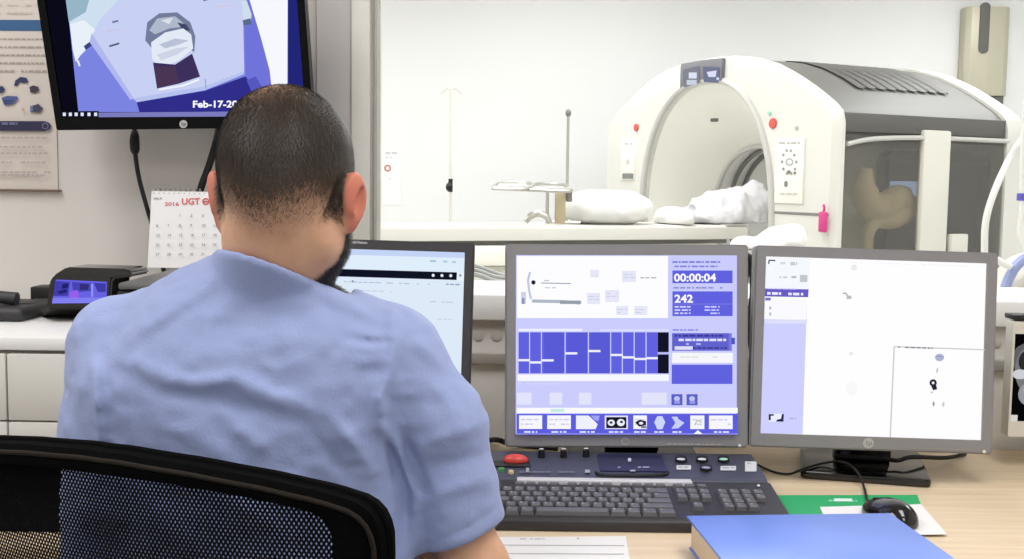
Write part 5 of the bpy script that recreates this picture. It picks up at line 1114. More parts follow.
s.poly([(56, 279.5), (107, 281.8), (106.5, 303), (52, 303.5)], (104, 98, 226)); s.poly([(55, 281), (70, 282), (68, 296), (53.5, 296)], (66, 62, 170)); s.poly([(57, 292), (66, 289), (68, 292), (60, 294)], (36, 36, 110)); s.poly([(72, 282), (91, 283), (91, 291), (80, 292), (73, 290)], (72, 68, 178)); s.poly([(80, 284), (89, 284.5), (88, 290), (80, 290)], (50, 46, 120)); s.poly([(94, 283), (106, 283.5), (106, 292), (98, 292)], (62, 60, 164))
s.poly([(70, 292), (78, 290), (80, 300), (70, 301)], (150, 96, 236)); s.poly([(53, 298), (106.5, 297.5), (106.5, 303), (52.3, 303.3)], (130, 128, 240)); s.poly([(91, 284), (93.5, 284), (93.5, 297), (91.5, 297)], (140, 146, 240)); s.poly([(63, 284), (69, 283.5), (68, 288), (62, 289)], (30, 32, 110))
s.build('screen', tt)
s = Sheet(so_ - sn * 0.0, sn, glow=False, step=0.0002)
# calendar, standing on the printer
YCa = 2.06
ca0 = atZ(147, 267.5, PZ); YCa = ca0.y - 0.002 if False else 2.075
bl_ = atY(147.5, 266.5, YCa); tl_ = atY(148.5, 191, YCa + 0.03); wc = atY(229, 266, YCa).x - bl_.x
zb_ = PZ + 0.0008
tcal = thing('desk_calendar', 'white spiral desk calendar with red heading standing on the printer', 'calendar', (bl_.x + wc / 2, YCa + 0.03, zb_ - 0.0003))
hc = tl_.z - zb_; x0c = bl_.x; lean = 0.030
def calq(y0, z0, y1, z1, th):
    bm = bmesh.new(); d = Vector((0, y1 - y0, z1 - z0)); nn = Vector((0, d.z, -d.y)).normalized()
    prism(bm, [(0, 0), (wc, 0), (wc, 1), (0, 1)], (x0c, y0, z0), (1, 0, 0), d, nn * th); return bm
obj('calendar_page', calq(YCa, zb_, YCa + lean, zb_ + hc, 0.003), M['paper'], tcal, smooth=0)
obj('easel_back', calq(YCa + 2 * lean + 0.004, zb_, YCa + lean + 0.006, zb_ + hc, -0.0015), M['cabw'], tcal, smooth=0)
bm = bmesh.new(); 
for i in range(16):
    x = x0c + wc * (i + 0.5) / 16; tube(bm, [(x, YCa + lean + 0.004 + 0.006 * math.cos(a_), zb_ + hc - 0.001 + 0.006 * math.sin(a_)) for a_ in np.linspace(-2.8, 2.8, 10)], 0.0009, 6, smooth=False)
obj('spiral_binding', bm, M['rail'], tcal)
cn = Vector((0, -hc, lean)).normalized(); s = Sheet(Vector((x0c, YCa, zb_)) + cn * 0.0006, cn, glow=False, step=0.0002)
RED = (206, 92, 92)
s.text('2016', 164.5, 205.8, 3.6, (206, 96, 100), -.0, 0.02, 14.5); s.text('UGT', 181.6, 204.6, 6.2, (212, 104, 104), -.02, 0.03, 18.5); s.ring(205.8, 201.6, 2.2, 3.6, RED); s.rect(203.5, 201, 208, 202.4, RED); s.words(154, 162, 197.5, 1.6, (176, 176, 180), dens=1)
num = 1
for r_i, y in enumerate((215.5, 225.5, 235.2, 245, 254.6, 263.2)):
    for c_i in range(7):
        x = 156.5 + c_i * 11.4
        if (r_i == 0 and c_i < 2) or num > 31 or x > 224: 
            if not (r_i == 0 and c_i < 2): num += 1
            continue
        s.text(str(num), x, y + 1.4, 2.6, (196, 120, 120) if c_i == 6 else (146, 140, 142), 0, 0.02); num += 1
s.build('print', tcal)
# telephone, clipboard and stapler at the end of the unit
bm = bmesh.new(); a = atZ(-14, 322, ZK); b = atZ(24, 322, ZK); 
tph = thing('telephone', 'dark grey telephone lying at the front edge of the white drawer unit', 'telephone', ((a.x + b.x) / 2, a.y + 0.08, ZK))
c = atZ(-60, 322, ZK)
bm = bmesh.new(); box2(bm, (c.x, a.y, ZK + 0.0005), (b.x, a.y + 0.15, ZK + 0.024), bev=0.009, seg=3); obj('telephone_body', bm, M['dark'], tph)
d_ = atZ(33, 312, ZK); bm = bmesh.new(); box2(bm, (b.x - 0.006, a.y + 0.055, ZK + 0.0005), (d_.x, a.y + 0.15, ZK + 0.026), bev=0.008, seg=3); obj('keypad_block', bm, M['black'], tph)
zb2 = ZK + 0.03
bm = bmesh.new(); tube(bm, [(c.x - 0.0, a.y + 0.05, zb2 + 0.006), (c.x + 0.05, a.y + 0.05, zb2 + 0.009), (b.x - 0.03, a.y + 0.05, zb2 + 0.004)], [0.014, 0.010, 0.012], 12); obj('handset', bm, M['dark'], tph)
yb = 2.02
q0, q1, q2, q3 = atZ(8, 299.5, ZK + 0.022), atZ(47, 298, ZK + 0.022), None, None
tcb = thing('document_tray', 'flat grey document tray with black edges behind the telephone', 'tray', ((q0.x + q1.x) / 2, q0.y, ZK))
bm = bmesh.new(); box2(bm, (q0.x - 0.03, q0.y - 0.05, ZK + 0.0005), (q1.x - 0.004, q0.y + 0.02, ZK + 0.007), bev=0.001); obj('tray_base', bm, M['black'], tcb)
bm = bmesh.new(); box2(bm, (q0.x - 0.02, q0.y - 0.045, ZK + 0.007), (q1.x - 0.006, q0.y + 0.015, ZK + 0.0185), bev=0.001); obj('paper_stack', bm, mat('grey_board', (150, 147, 138), 0.6), tcb)
bm = bmesh.new(); box2(bm, (q0.x, q0.y - 0.04, ZK + 0.0185), (q1.x - 0.006, q0.y + 0.015, ZK + 0.022), bev=0.001); obj('tray_cover', bm, M['black'], tcb)
a = atY(34.5, 291, 2.08); b = atY(48, 286, 2.08)
bm = bmesh.new(); box2(bm, (a.x, 2.06, ZK + 0.0005), (b.x + 0.02, 2.11, b.z), bev=0.003); single('black_box', bm, M['black'], 'little black box half hidden behind the terminal near the wall', 'box')

# ------------------------------------------------------------------ the seated person
YM = 1.385
def MP(px, py, Y): v = atY(px, py, Y); return np.array([v.x, v.y, v.z], dtype=F32)
HC = MP(290, 176, 1.345)                             # middle of the head
yaw, pit = R(-8), R(-14)
HM = np.array(Matrix.Rotation(yaw, 3, 'Z') @ Matrix.Rotation(pit, 3, 'X'), dtype=F32)   # columns: right, face, up
def H(x, y, z): return HC + HM @ np.array([x, y, z], dtype=F32)
def hl(P): return (P - HC) @ HM                       # world -> head coordinates
def hrot(a=0, b=0, c=0): return HM @ np.array(Euler((a, b, c)).to_matrix(), dtype=F32)
root = thing('person', 'seated person in pale blue scrubs with short dark hair, seen from behind', 'person', (-0.31, YM, 0.0))

shL, shR = MP(119, 347, YM + 0.01), MP(390, 357, YM - 0.01)
elL, elR = MP(104, 600, YM + 0.03), MP(478, 568, YM - 0.005)
wrL, wrR = np.array([-0.43, 1.50, 0.668], F32), np.array([-0.215, 1.60, 0.797], F32)
nk0 = H(0, -0.035, -0.075); nk1 = MP(272, 300, YM - 0.005)
pel = np.array([-0.315, YM + 0.005, 0.545], F32)

def torso(v, dx=0.0, k=0.05):
    """rib cage, shoulders and hips; dx: extra cloth thickness"""
    v.ell(MP(252, 412, YM - 0.005), (0.166 + dx, 0.100 + dx, 0.20), 0.0)
    v.ell(MP(274, 520, YM), (0.180 + dx, 0.098 + dx, 0.20), k)
    v.ell(pel + np.array([0, 0, 0.06], F32), (0.172 + dx, 0.108 + dx, 0.14), k)
    for s_, sh in ((-1, shL), (1, shR)):
        v.cap(MP(254 + s_ * 30, 352, YM), sh, 0.068 + dx, 0.046 + dx, k * 0.7)
        v.cap(nk1 + np.array([0, 0.0, -0.004], F32), sh + np.array([-s_ * 0.035, 0.0, 0.006], F32), 0.046 + dx, 0.034 + dx, 0.035)
        v.ell(MP(254 + s_ * 72, 392, YM - 0.055), (0.075, 0.05, 0.10), 0.05)     # shoulder blades

# --- body: one continuous skin surface (head, neck, torso, arms, hands, legs)
bv = Vol([-0.68, 1.16, 0.02], [0.10, 1.98, 1.42], 0.003)
bv.ell(H(0, -0.016, 0.014), (0.0745, 0.098, 0.087), 0.0, HM)
bv.ell(H(0, 0.030, -0.040), (0.063, 0.066, 0.076), 0.03, HM)
bv.ell(H(0, 0.034, -0.086), (0.055, 0.058, 0.040), 0.025, HM)
bv.ell(H(0, 0.080, -0.103), (0.022, 0.016, 0.016), 0.02, HM)
for s_ in (-1, 1):
    bv.ell(H(s_ * 0.050, 0.002, -0.076), (0.018, 0.03, 0.026), 0.03, HM)
    bv.ell(H(s_ * 0.042, 0.066, -0.036), (0.024, 0.02, 0.016), 0.015, HM)            # cheek bones
bv.cap(H(-0.034, 0.085, 0.006), H(0.034, 0.085, 0.006), 0.010, 0.010, 0.015)          # brow
bv.chain([H(0, 0.090, -0.002), H(0, 0.102, -0.026), H(0, 0.110, -0.042)], [0.008, 0.010, 0.0125], 0.012)
for s_ in (-1, 1):
    bv.ell(H(s_ * 0.012, 0.098, -0.046), (0.009, 0.011, 0.008), 0.006, HM)
    bv.ell(H(s_ * 0.0325, 0.098, -0.014), (0.017, 0.014, 0.012), 0.012, HM, True)     # eye sockets
    bv.cap(H(s_ * 0.020, 0.0885, -0.0085), H(s_ * 0.046, 0.0865, -0.0085), 0.0055, 0.0055, 0.004); bv.cap(H(s_ * 0.021, 0.0875, -0.0215), H(s_ * 0.045, 0.0855, -0.0215), 0.0050, 0.0050, 0.004)
bv.cap(H(-0.019, 0.090, -0.069), H(0.019, 0.090, -0.069), 0.0055, 0.0055, 0.006); bv.cap(H(-0.017, 0.090, -0.078), H(0.017, 0.090, -0.078), 0.0062, 0.0062, 0.006)
bv.cap(H(-0.022, 0.0985, -0.0735), H(0.022, 0.0985, -0.0735), 0.0016, 0.0016, 0.002, True)
for s_ in (-1, 1):                                                                    # ears stand off the head
    er = hrot(0.12, s_ * 0.16, -s_ * 0.62)
    ec = H(s_ * 0.0815, -0.012, -0.030)
    bv.ell(ec, (0.0075, 0.0205, 0.033), 0.007, er)
    bv.ell(ec + HM @ np.array([s_ * 0.004, -0.008, 0.004], F32), (0.0065, 0.016, 0.026), 0.004, er)
    bv.ell(H(s_ * 0.077, -0.002, -0.058), (0.006, 0.010, 0.011), 0.006, er)          # lobe
    bv.ell(ec + er @ np.array([s_ * 0.0085, 0.006, -0.002], F32), (0.006, 0.011, 0.017), 0.004, er, True)   # concha
bv.cap(H(0, -0.036, -0.03), nk1, 0.050, 0.053, 0.03); bv.cap(H(0, 0.012, -0.085), MP(286, 290, YM + 0.04), 0.036, 0.044, 0.03)
torso(bv, -0.006)
def hand(v, wr, side, palm_dir, up):
    """palm, four bent fingers of unequal length and a thumb off the side of the palm"""
    d = np.array(palm_dir, F32); d /= np.linalg.norm(d); u = np.array(up, F32); u -= d * (u @ d); u /= np.linalg.norm(u); r = np.cross(d, u) * side   # r points to the thumb side
    v.rbox(wr + d * 0.052, (0.042, 0.040, 0.0125), 0.011, 0.012, np.stack([d, r, u], axis=1))
    for i, (off, l) in enumerate(((0.030, 0.070), (0.010, 0.080), (-0.010, 0.074), (-0.029, 0.058))):
        a = wr + d * 0.090 + r * off; ang = (0.15, 0.5, 0.8); p = a; q = d * 1.0 + r * off * 2.2; q /= np.linalg.norm(q); rad = (0.0090, 0.0085, 0.0078, 0.0066); c_ = [a - d * 0.02]; c_.append(a)
        for j, f in enumerate((0.44, 0.31, 0.25)):
            p = p + (q * math.cos(ang[j]) - u * math.sin(ang[j])) * l * f; c_.append(p)
        v.chain(c_, [0.010] + list(rad), 0.006, 0.004)
    a = wr + d * 0.022 + r * 0.030; b = a + (d * 0.75 + r * 0.66 - u * 0.2) * 0.036; c_ = b + (d * 0.93 + r * 0.25 - u * 0.25) * 0.030; e = c_ + (d * 0.98 - u * 0.2) * 0.024
    v.chain([a, b, c_, e], [0.014, 0.0105, 0.0095, 0.0075], 0.010, 0.004)
for sh, el, wr, sd in ((shL, elL, wrL, 1), (shR, elR, wrR, -1)):
    bv.cap(sh, el, 0.042, 0.038, 0.03); mid = el + (wr - el) * 0.3
    bv.chain([el, mid, wr], [0.038, 0.037, 0.025], 0.015, 0.015)
    dr = np.array([0.12, 1.0, -0.06], F32) if sd > 0 else np.array([-0.135, 0.10, -0.012], F32)
    hand(bv, wr, sd if False else sd, dr, (0, 0, 1))
hipL, hipR = pel + np.array([-0.085, 0.02, 0.0], F32), pel + np.array([0.085, 0.02, 0.0], F32)
knL, knR = np.array([-0.44, 1.80, 0.525], F32), np.array([-0.20, 1.80, 0.525], F32)
anL, anR = np.array([-0.43, 1.74, 0.10], F32), np.array([-0.21, 1.74, 0.10], F32)
for hp, kn, an in ((hipL, knL, anL), (hipR, knR, anR)):
    bv.cap(hp, kn, 0.080, 0.052, 0.04); bv.chain([kn, kn + (an - kn) * 0.35, an], [0.052, 0.052, 0.035], 0.02, 0.02)
    bv.chain([an + np.array([0, 0.0, -0.03], F32), an + np.array([0, 0.10, -0.055], F32), an + np.array([0, 0.16, -0.06], F32)], [0.036, 0.028, 0.020], 0.02, 0.02)
p_, q_ = bv.mesh(1)
hq = hl(p_.astype(F32))
def sstep(x, a, b): t = np.clip((x - a) / (b - a), 0, 1); return t * t * (3 - 2 * t)
def hair_density(h):
    """1 where the hair is full, fading over the nape and temples, thin over the crown"""
    x, y, z = h[:, 0], h[:, 1], h[:, 2]
    low = -0.056 - 0.020 * np.exp(-(x / 0.040) ** 2) * (y < -0.03) + 0.0                       # nape line
    side = np.where(y > 0.0, -0.022 + np.clip(y - 0.0, 0, 1) * 1.05, low)
    dens = sstep(z, side - 0.012, side + 0.030 + 0.034 * (y < -0.04))
    front = sstep(0.082 + 0 * z - y + np.clip(z - 0.07, 0, 1) * 0.3, 0.0, 0.02)
    crown = 1 - 0.82 * np.exp(-((x + 0.010) / 0.034) ** 2 - ((y + 0.040) / 0.050) ** 2) * sstep(z, 0.040, 0.085)
    return dens * front * crown
def beard_density(h):
    x, y, z = h[:, 0], h[:, 1], h[:, 2]; ax = np.abs(x)
    top = np.where(y > 0.055, -0.060, -0.060 + (0.055 - y) * 0.9)
    d = sstep(top - z, -0.006, 0.010) * sstep(y, -0.002, 0.016) * sstep(z, -0.150, -0.128)
    d = d * (1 - np.exp(-(x / 0.024) ** 2 - ((z + 0.0735) / 0.008) ** 2) * (y > 0.07))
    must = np.exp(-(x / 0.028) ** 4 - ((z + 0.060) / 0.006) ** 2) * (y > 0.075)
    burn = np.exp(-((y - 0.016) / 0.010) ** 2) * sstep(-z, -0.01, 0.02) * (ax > 0.05) * (z > -0.095)
    return np.clip(d + must + burn * 0.9, 0, 1) * (ax < 0.075) * (y > -0.02)
onhead = (np.linalg.norm(hq, axis=1) < 0.19)
ear = np.zeros(len(p_))
for s_ in (-1, 1): ear = np.maximum(ear, sstep(s_ * hq[:, 0], 0.072, 0.082) * (np.abs(hq[:, 1] + 0.012) < 0.04) * (np.abs(hq[:, 2] + 0.03) < 0.05))
notear = 1 - ear
stub = np.clip(hair_density(hq) * 0.95 + beard_density(hq), 0, 1) * onhead * notear
lips = np.exp(-(hq[:, 0] / 0.024) ** 4 - ((hq[:, 2] + 0.0735) / 0.008) ** 4) * (hq[:, 1] > 0.082) * onhead
skin = bpy.data.materials.new('skin'); skin.use_nodes = True
nt = skin.node_tree; b = nt.nodes['Principled BSDF']; b.inputs['Roughness'].default_value = 0.55; b.inputs['Subsurface Weight'].default_value = 0.12; b.inputs['Subsurface Radius'].default_value = (0.012, 0.004, 0.002)
def attr_node(n): a = nt.nodes.new('ShaderNodeAttribute'); a.attribute_name = n; return a.outputs['Fac']
def mixc(fac, c1, c2):
    mx = nt.nodes.new('ShaderNodeMix'); mx.data_type = 'RGBA'
    for i, c in ((6, c1), (7, c2)):
        if isinstance(c, tuple): mx.inputs[i].default_value = c
        else: nt.links.new(c, mx.inputs[i])
    nt.links.new(fac, mx.inputs[0]); return mx.outputs[2]
tcn = nt.nodes.new('ShaderNodeTexCoord'); nn_ = nt.nodes.new('ShaderNodeTexNoise'); nn_.inputs['Scale'].default_value = 45; nn_.inputs['Detail'].default_value = 5; nt.links.new(tcn.outputs['Object'], nn_.inputs['Vector'])
base_c = mixc(nn_.outputs['Fac'], rgb(208, 156, 124), rgb(232, 186, 154))
base_c = mixc(attr_node('ear'), base_c, rgb(206, 104, 84)); base_c = mixc(attr_node('lips'), base_c, rgb(178, 98, 90)); base_c = mixc(attr_node('stubble'), base_c, rgb(66, 52, 42))
nt.links.new(base_c, b.inputs['Base Color'])
n2 = nt.nodes.new('ShaderNodeTexNoise'); n2.inputs['Scale'].default_value = 400; nt.links.new(tcn.outputs['Object'], n2.inputs['Vector']); bp = nt.nodes.new('ShaderNodeBump'); bp.inputs['Strength'].default_value = 0.15; bp.inputs['Distance'].default_value = 0.001; nt.links.new(n2.outputs['Fac'], bp.inputs['Height']); nt.links.new(bp.outputs['Normal'], b.inputs['Normal'])
body = np_obj('body', p_, q_, skin, root, attrs={'stubble': stub, 'ear': ear * 0.75, 'lips': lips})

# --- eyes
eye_w = mat('eye_white', (232, 228, 222), 0.2); iris = mat('eye_brown', (64, 40, 26), 0.2)
for s_ in (-1, 1):
    bm = bmesh.new(); c = Vector(H(s_ * 0.0325, 0.0785, -0.014)); ball(bm, c, 0.0120)
    fd = Vector(HM[:, 1]); ball(bm, c + fd * 0.0072, (0.0056, 0.0056, 0.0056), 1)
    obj('eye', bm, [eye_w, iris], root)

# --- hair and beard: short tapering strands rooted on the scalp
def strands(name, dens_fn, n, length, width, color, flow, parent, minz=None, lift=0.55):
    tri = np.concatenate([q_[:, [0, 1, 2]], q_[:, [0, 2, 3]]]); sel = onhead[tri].all(axis=1) & (ear[tri].max(axis=1) < 0.3); tri = tri[sel]
    a, b, c = p_[tri[:, 0]], p_[tri[:, 1]], p_[tri[:, 2]]; nr = np.cross(b - a, c - a); ar = np.linalg.norm(nr, axis=1) + 1e-12; nr = nr / ar[:, None]
    ctr = (a + b + c) / 3; dn = dens_fn(hl(ctr.astype(F32))); wgt = ar * dn; rs = np.random.RandomState(11)
    i = rs.choice(len(tri), n, p=wgt / wgt.sum()); u, w = rs.rand(n, 1), rs.rand(n, 1); f = (u + w) > 1; u = np.where(f, 1 - u, u); w = np.where(f, 1 - w, w)
    P = a[i] + (b[i] - a[i]) * u + (c[i] - a[i]) * w; N_ = nr[i]; h = hl(P.astype(F32)); d = dens_fn(h)
    L = length * (0.35 + 0.65 * np.clip(d, 0, 1)) * rs.uniform(0.7, 1.25, n)
    D = flow(h) @ HM.T.astype(np.float64) + rs.normal(0, 0.28, (n, 3)); D = D - N_ * (D * N_).sum(1)[:, None]; D /= np.linalg.norm(D, axis=1)[:, None] + 1e-9
    T = D + N_ * lift; T /= np.linalg.norm(T, axis=1)[:, None]; S = np.cross(T, N_); S /= np.linalg.norm(S, axis=1)[:, None] + 1e-9
    wd = width * (0.45 + 0.55 * np.clip(d * 1.4, 0, 1))[:, None] * rs.uniform(0.7, 1.2, n)[:, None]
    p0, p1 = P - N_ * 0.0005 - S * wd, P - N_ * 0.0005 + S * wd; m0 = P + T * (L * 0.55)[:, None] + N_ * 0.0004; tip = P + (T * 0.72 + D * 0.28) * L[:, None]
    V = np.stack([p0, p1, m0 + S * wd * 0.8, m0 - S * wd * 0.8, tip], axis=1).reshape(-1, 3)
    k = np.arange(n)[:, None] * 5; Fq = np.concatenate([k + np.array([[0, 1, 2, 3]])]).tolist(); Ft = np.concatenate([k + np.array([[3, 2, 4]])]).tolist()
    mi_ = np.array(root_matrix(parent).inverted()); V = V @ mi_[:3, :3].T + mi_[:3, 3]
    me = bpy.data.meshes.new(name); me.from_pydata(V.tolist(), [], Fq + Ft); me.update()
    for po in me.polygons: po.use_smooth = True
    return mesh_obj(name, me, color, parent)
hm_ = mat('dark_brown_hair', (62, 52, 43), 0.5, noise=0.35, nscale=120)
flow_h = lambda h: np.stack([h[:, 0] * 6.0, 0.9 * sstep(h[:, 1], -0.055, 0.0) - 0.5 * (1 - sstep(h[:, 1], -0.055, 0.0)), -1.0 + 0 * h[:, 0]], axis=1)
strands('hair', lambda h: np.clip(hair_density(h) + 0.0, 0, 1) ** 0.8, 44000, 0.0080, 0.00024, hm_, flow_h, root)
strands('beard', beard_density, 9000, 0.011, 0.00030, mat('black_beard', (30, 24, 20), 0.55, noise=0.3, nscale=120), lambda h: np.stack([h[:, 0] * 1.5, 0.35 + 0 * h[:, 0], -1.0 + 0 * h[:, 0]], axis=1), root, lift=0.8)

# --- scrub shirt
sv = Vol([-0.70, 1.20, 0.42], [0.12, 1.58, 1.24], 0.004)
torso(sv, 0.011)
sv.ell(np.array([-0.318, YM, 0.62], F32), (0.185, 0.12, 0.17), 0.05)
heR, heL = MP(465, 532, YM - 0.005), MP(104, 566, YM + 0.02)
sv.chain([shR, MP(438, 425, YM - 0.01), heR], [0.056, 0.056, 0.054], 0.03, 0.02); sv.cap(heR, heR + (heR - shR) * 0.4, 0.054, 0.054, 0.0)
sv.chain([shL, MP(108, 430, YM), heL], [0.054, 0.054, 0.052], 0.03, 0.02); sv.cap(heL, heL + (heL - shL) * 0.4, 0.052, 0.052, 0.0)
FOLDS = [  # photo-space course of a fold, height in metres, width in pixels
    ([(391, 312), (395, 345), (390, 372), (380, 398), (381, 424), (398, 452), (413, 492), (416, 545)], 0.0075, 6.0),
    ([(384, 420), (392, 452), (404, 492), (404, 545)], -0.009, 6.0),
    ([(405, 440), (412, 462), (424, 492)], -0.010, 6.0),
    ([(346, 345), (366, 349), (388, 347)], 0.003, 4.5), ([(356, 332), (376, 336), (393, 335)], 0.003, 4.0), ([(350, 339), (372, 343), (388, 341)], -0.0025, 4), ([(340, 356), (364, 360), (386, 358)], 0.003, 5),
    ([(112, 350), (150, 372), (192, 384), (232, 378), (274, 398), (320, 410)], 0.0050, 9.0), ([(120, 372), (165, 392), (215, 398), (262, 412), (300, 424)], -0.004, 9.0),
    ([(93, 350), (96, 392), (100, 432), (96, 480)], 0.0060, 6.0), ([(104, 362), (110, 404), (112, 440)], -0.0015, 6.0),
    ([(232, 268), (200, 292), (160, 320), (132, 338)], 0.0035, 9.0), ([(190, 305), (160, 330), (140, 346)], -0.003, 7.0), ([(250, 285), (225, 310), (200, 324)], 0.0025, 9.0),
    ([(290, 280), (330, 296), (370, 314)], 0.003, 8.0), ([(310, 300), (345, 316), (378, 324)], -0.0025, 7.0),
    ([(228, 420), (252, 440), (272, 458)], 0.004, 9.0), ([(330, 416), (350, 440), (372, 470)], 0.0045, 8.0), ([(310, 430), (334, 460), (352, 480)], -0.004, 8.0), ([(150, 420), (200, 436), (236, 462)], 0.003, 12.0), ([(180, 470), (230, 500), (290, 540)], 0.005, 12.0), ([(280, 470), (310, 510), (330, 556)], 0.005, 12.0), ([(120, 460), (150, 510), (200, 556)], 0.004, 12),
    ([(416, 449), (446, 436), (486, 424)], 0.0035, 7.0), ([(420, 470), (452, 462), (490, 452)], -0.003, 8.0), ([(425, 500), (460, 486), (496, 480)], 0.003, 8.0), ([(428, 380), (448, 400), (462, 424)], 0.003, 9.0), ([(410, 336), (428, 352), (444, 372)], 0.003, 7.0),
    ([(430, 543), (466, 529), (502, 505)], -0.0022, 2.2),
]
def fold_disp(P):
    px, py = project_np(P); out = np.zeros(len(P), dtype=F32); back = np.clip((YM + 0.02 - P[:, 1]) / 0.03, 0, 1)
    for poly, h_, w_ in FOLDS:
        best = np.full(len(P), 1e9); tt = np.zeros(len(P)); n = len(poly) - 1
        for i, ((x0, y0), (x1, y1)) in enumerate(zip(poly, poly[1:])):
            dx, dy = x1 - x0, y1 - y0; t_ = np.clip(((px - x0) * dx + (py - y0) * dy) / (dx * dx + dy * dy), 0, 1); d_ = (px - x0 - t_ * dx) ** 2 + (py - y0 - t_ * dy) ** 2
            m_ = d_ < best; best = np.where(m_, d_, best); tt = np.where(m_, (i + t_) / n, tt)
        out += (h_ * np.exp(-best / (w_ * w_)) * 1.3 * (0.25 + 0.75 * np.sin(np.pi * np.clip(tt, 0.02, 0.98)))).astype(F32)
    nz = 0.0026 * vnoise(P * np.array([1, 1, 0.6], F32), 22) + 0.0022 * (0.5 - np.abs(vnoise(P * np.array([0.8, 1, 1.3], F32) + 2.0, 42))) + 0.0012 * vnoise(P, 75) + 0.0028 * (0.35 - np.abs(vnoise(P * np.array([0.7, 0.7, 1.2], F32) + 5.0, 17)))
    return out * back + nz
sv.cap(MP(107, 385, YM - 0.052), MP(110, 500, YM - 0.045), 0.022, 0.022, 0.045)
sv.displace(fold_disp, 0.045)
kv = Vol([-0.70, 1.20, 0.42], [0.12, 1.58, 1.24], 0.004); torso(kv, 0.002)              # the cloth never cuts into the body
kv.cap(shL, elL, 0.046, 0.044, 0.03); kv.cap(shR, elR, 0.046, 0.044, 0.03); 
kv.cap(H(0, -0.036, -0.03), nk1, 0.054, 0.057, 0.03); kv.cap(H(0, 0.012, -0.085), MP(286, 290, YM + 0.04), 0.040, 0.048, 0.03); sv.a = np.minimum(sv.a, kv.a)
nA, nB = nk1 + np.array([0.0, 0.0, -0.02], F32), H(0, -0.03, -0.03)      # neck opening: a collar sloping down to the front and the right
c0_, c1_ = MP(247, 257, YM - 0.05), MP(322, 282, YM - 0.05); slx = float((c1_[2] - c0_[2]) / (c1_[0] - c0_[0]))
sv.cap(nk1, nA + (nB - nA) * 0.75, 0.068, 0.066, 0.03)
sv.op(lambda X: np.maximum((F32(c0_[2]) + np.maximum(X[0] - c0_[0], 0) * F32(slx) + np.minimum(X[0] - c0_[0], 0) * F32(-0.35) - (X[1] - c0_[1]) * F32(0.25)) - X[2], sd_cap(X, nA, nB + (nB - nA) * 1.2, 0.088, 0.13)), nA - 0.25, nB + 0.25, 0.014, True)
sv.cap(nA, nB, 0.058, 0.058, 0.010, True); sv.cap(H(0, 0.085, -0.13), H(0, 0.11, -0.08), 0.055, 0.055, 0.008, True)
sv.op(lambda X: X[2] - F32(0.44) + 0 * X[0] + 0 * X[1], [-9, -9, -9], [9, 9, 0.46], 0.0, True)
for he, sh in ((heR, shR), (heL, shL)):                                                # sleeve hems
    d = (he - sh) / np.linalg.norm(he - sh); far = he + d * 0.16
    sv.op(lambda X, he=he, d=d, far=far: np.maximum(-((X[0] - he[0]) * d[0] + (X[1] - he[1]) * d[1] + (X[2] - he[2]) * d[2]), np.sqrt((X[0] - far[0]) ** 2 + (X[1] - far[1]) ** 2 + (X[2] - far[2]) ** 2) - F32(0.22)) if False else np.maximum(-((X[0] - he[0]) * d[0] + (X[1] - he[1]) * d[1] + (X[2] - he[2]) * d[2]), sd_cap(X, he, far, 0.075, 0.075)), far - 0.24, far + 0.24, 0.003, True)
sp, sq = sv.mesh(2)
scrub = mat('blue_scrub_cotton', (152, 165, 208), 0.85, noise=0.03, nscale=30, bump=0.25, bscale=260, sheen=0.15)
np_obj('scrub_shirt', sp, sq, scrub, root)
# --- trousers and shoes
tv = Vol([-0.60, 1.20, 0.06], [-0.04, 1.96, 0.68], 0.006)
tv.ell(pel + np.array([0, 0, 0.03], F32), (0.178, 0.118, 0.10), 0.0)
for hp, kn, an in ((hipL, knL, anL), (hipR, knR, anR)):
    tv.cap(hp, kn, 0.092, 0.066, 0.03); tv.chain([kn, an + np.array([0, -0.01, 0.0], F32)], [0.066, 0.060], 0.02)
tv.displace(lambda P: 0.004 * vnoise(P, 14) + 0.003 * vnoise(P, 33), 0.05)
tv.op(lambda X: X[2] - F32(0.095) + 0 * X[0] + 0 * X[1], [-9, -9, -9], [9, 9, 0.1], 0.0, True)
tp_, tq_ = tv.mesh(1); np_obj('scrub_trousers', tp_, tq_, scrub, root)
for an in (anL, anR):
    shv = Vol([an[0] - 0.08, an[1] - 0.09, -0.02], [an[0] + 0.08, an[1] + 0.26, 0.14], 0.004)
    shv.chain([an + np.array([0, -0.015, -0.045], F32), an + np.array([0, 0.10, -0.06], F32), an + np.array([0, 0.17, -0.065], F32)], [0.046, 0.042, 0.034], 0.0, 0.02)
    sl, X = shv.win(list(shv.lo), [9, 9, 9]); shv.a[sl] = np.maximum(shv.a[sl], F32(0.001) - X[2] + 0 * X[0])
    a_, b_ = shv.mesh(1); np_obj('shoe', a_, b_, M['white'], root)

# ------------------------------------------------------------------ mesh back office chair
CR = R(-22); cw = Vector((math.cos(CR), math.sin(CR), 0)); cf = Vector((-math.sin(CR), math.cos(CR), 0))
YCh = 1.035
corner = atY(384, 500, YCh)
def chp(px, py): return on_plane(px, py, corner, cf)
halfw = 0.272
cc_ = corner - cw * halfw
ch = thing('office_chair', 'black mesh-backed office chair the seated person is on', 'chair', (cc_.x + cf.x * 0.22, cc_.y + cf.y * 0.22, 0), CR)
def curve_y(u): return 0.055 * (1 - (u / halfw) ** 2)           # the back curves away from the sitter in the middle
def cloc(px, py):
    u = 0.0
    for _ in range(8):
        v = on_plane(px, py, corner - cf * curve_y(u), cf) - cc_; u = max(-halfw, min(halfw, v.dot(cw)))
    return (v.dot(cw), v.z + cc_.z)
top_px = [(387, 559), (386.5, 535), (383, 519), (375, 506.5), (360, 497.5), (330, 488), (270, 474.5), (200, 461.5), (130, 450), (60, 442), (0, 437)]
outl = [cloc(*q) for q in top_px]
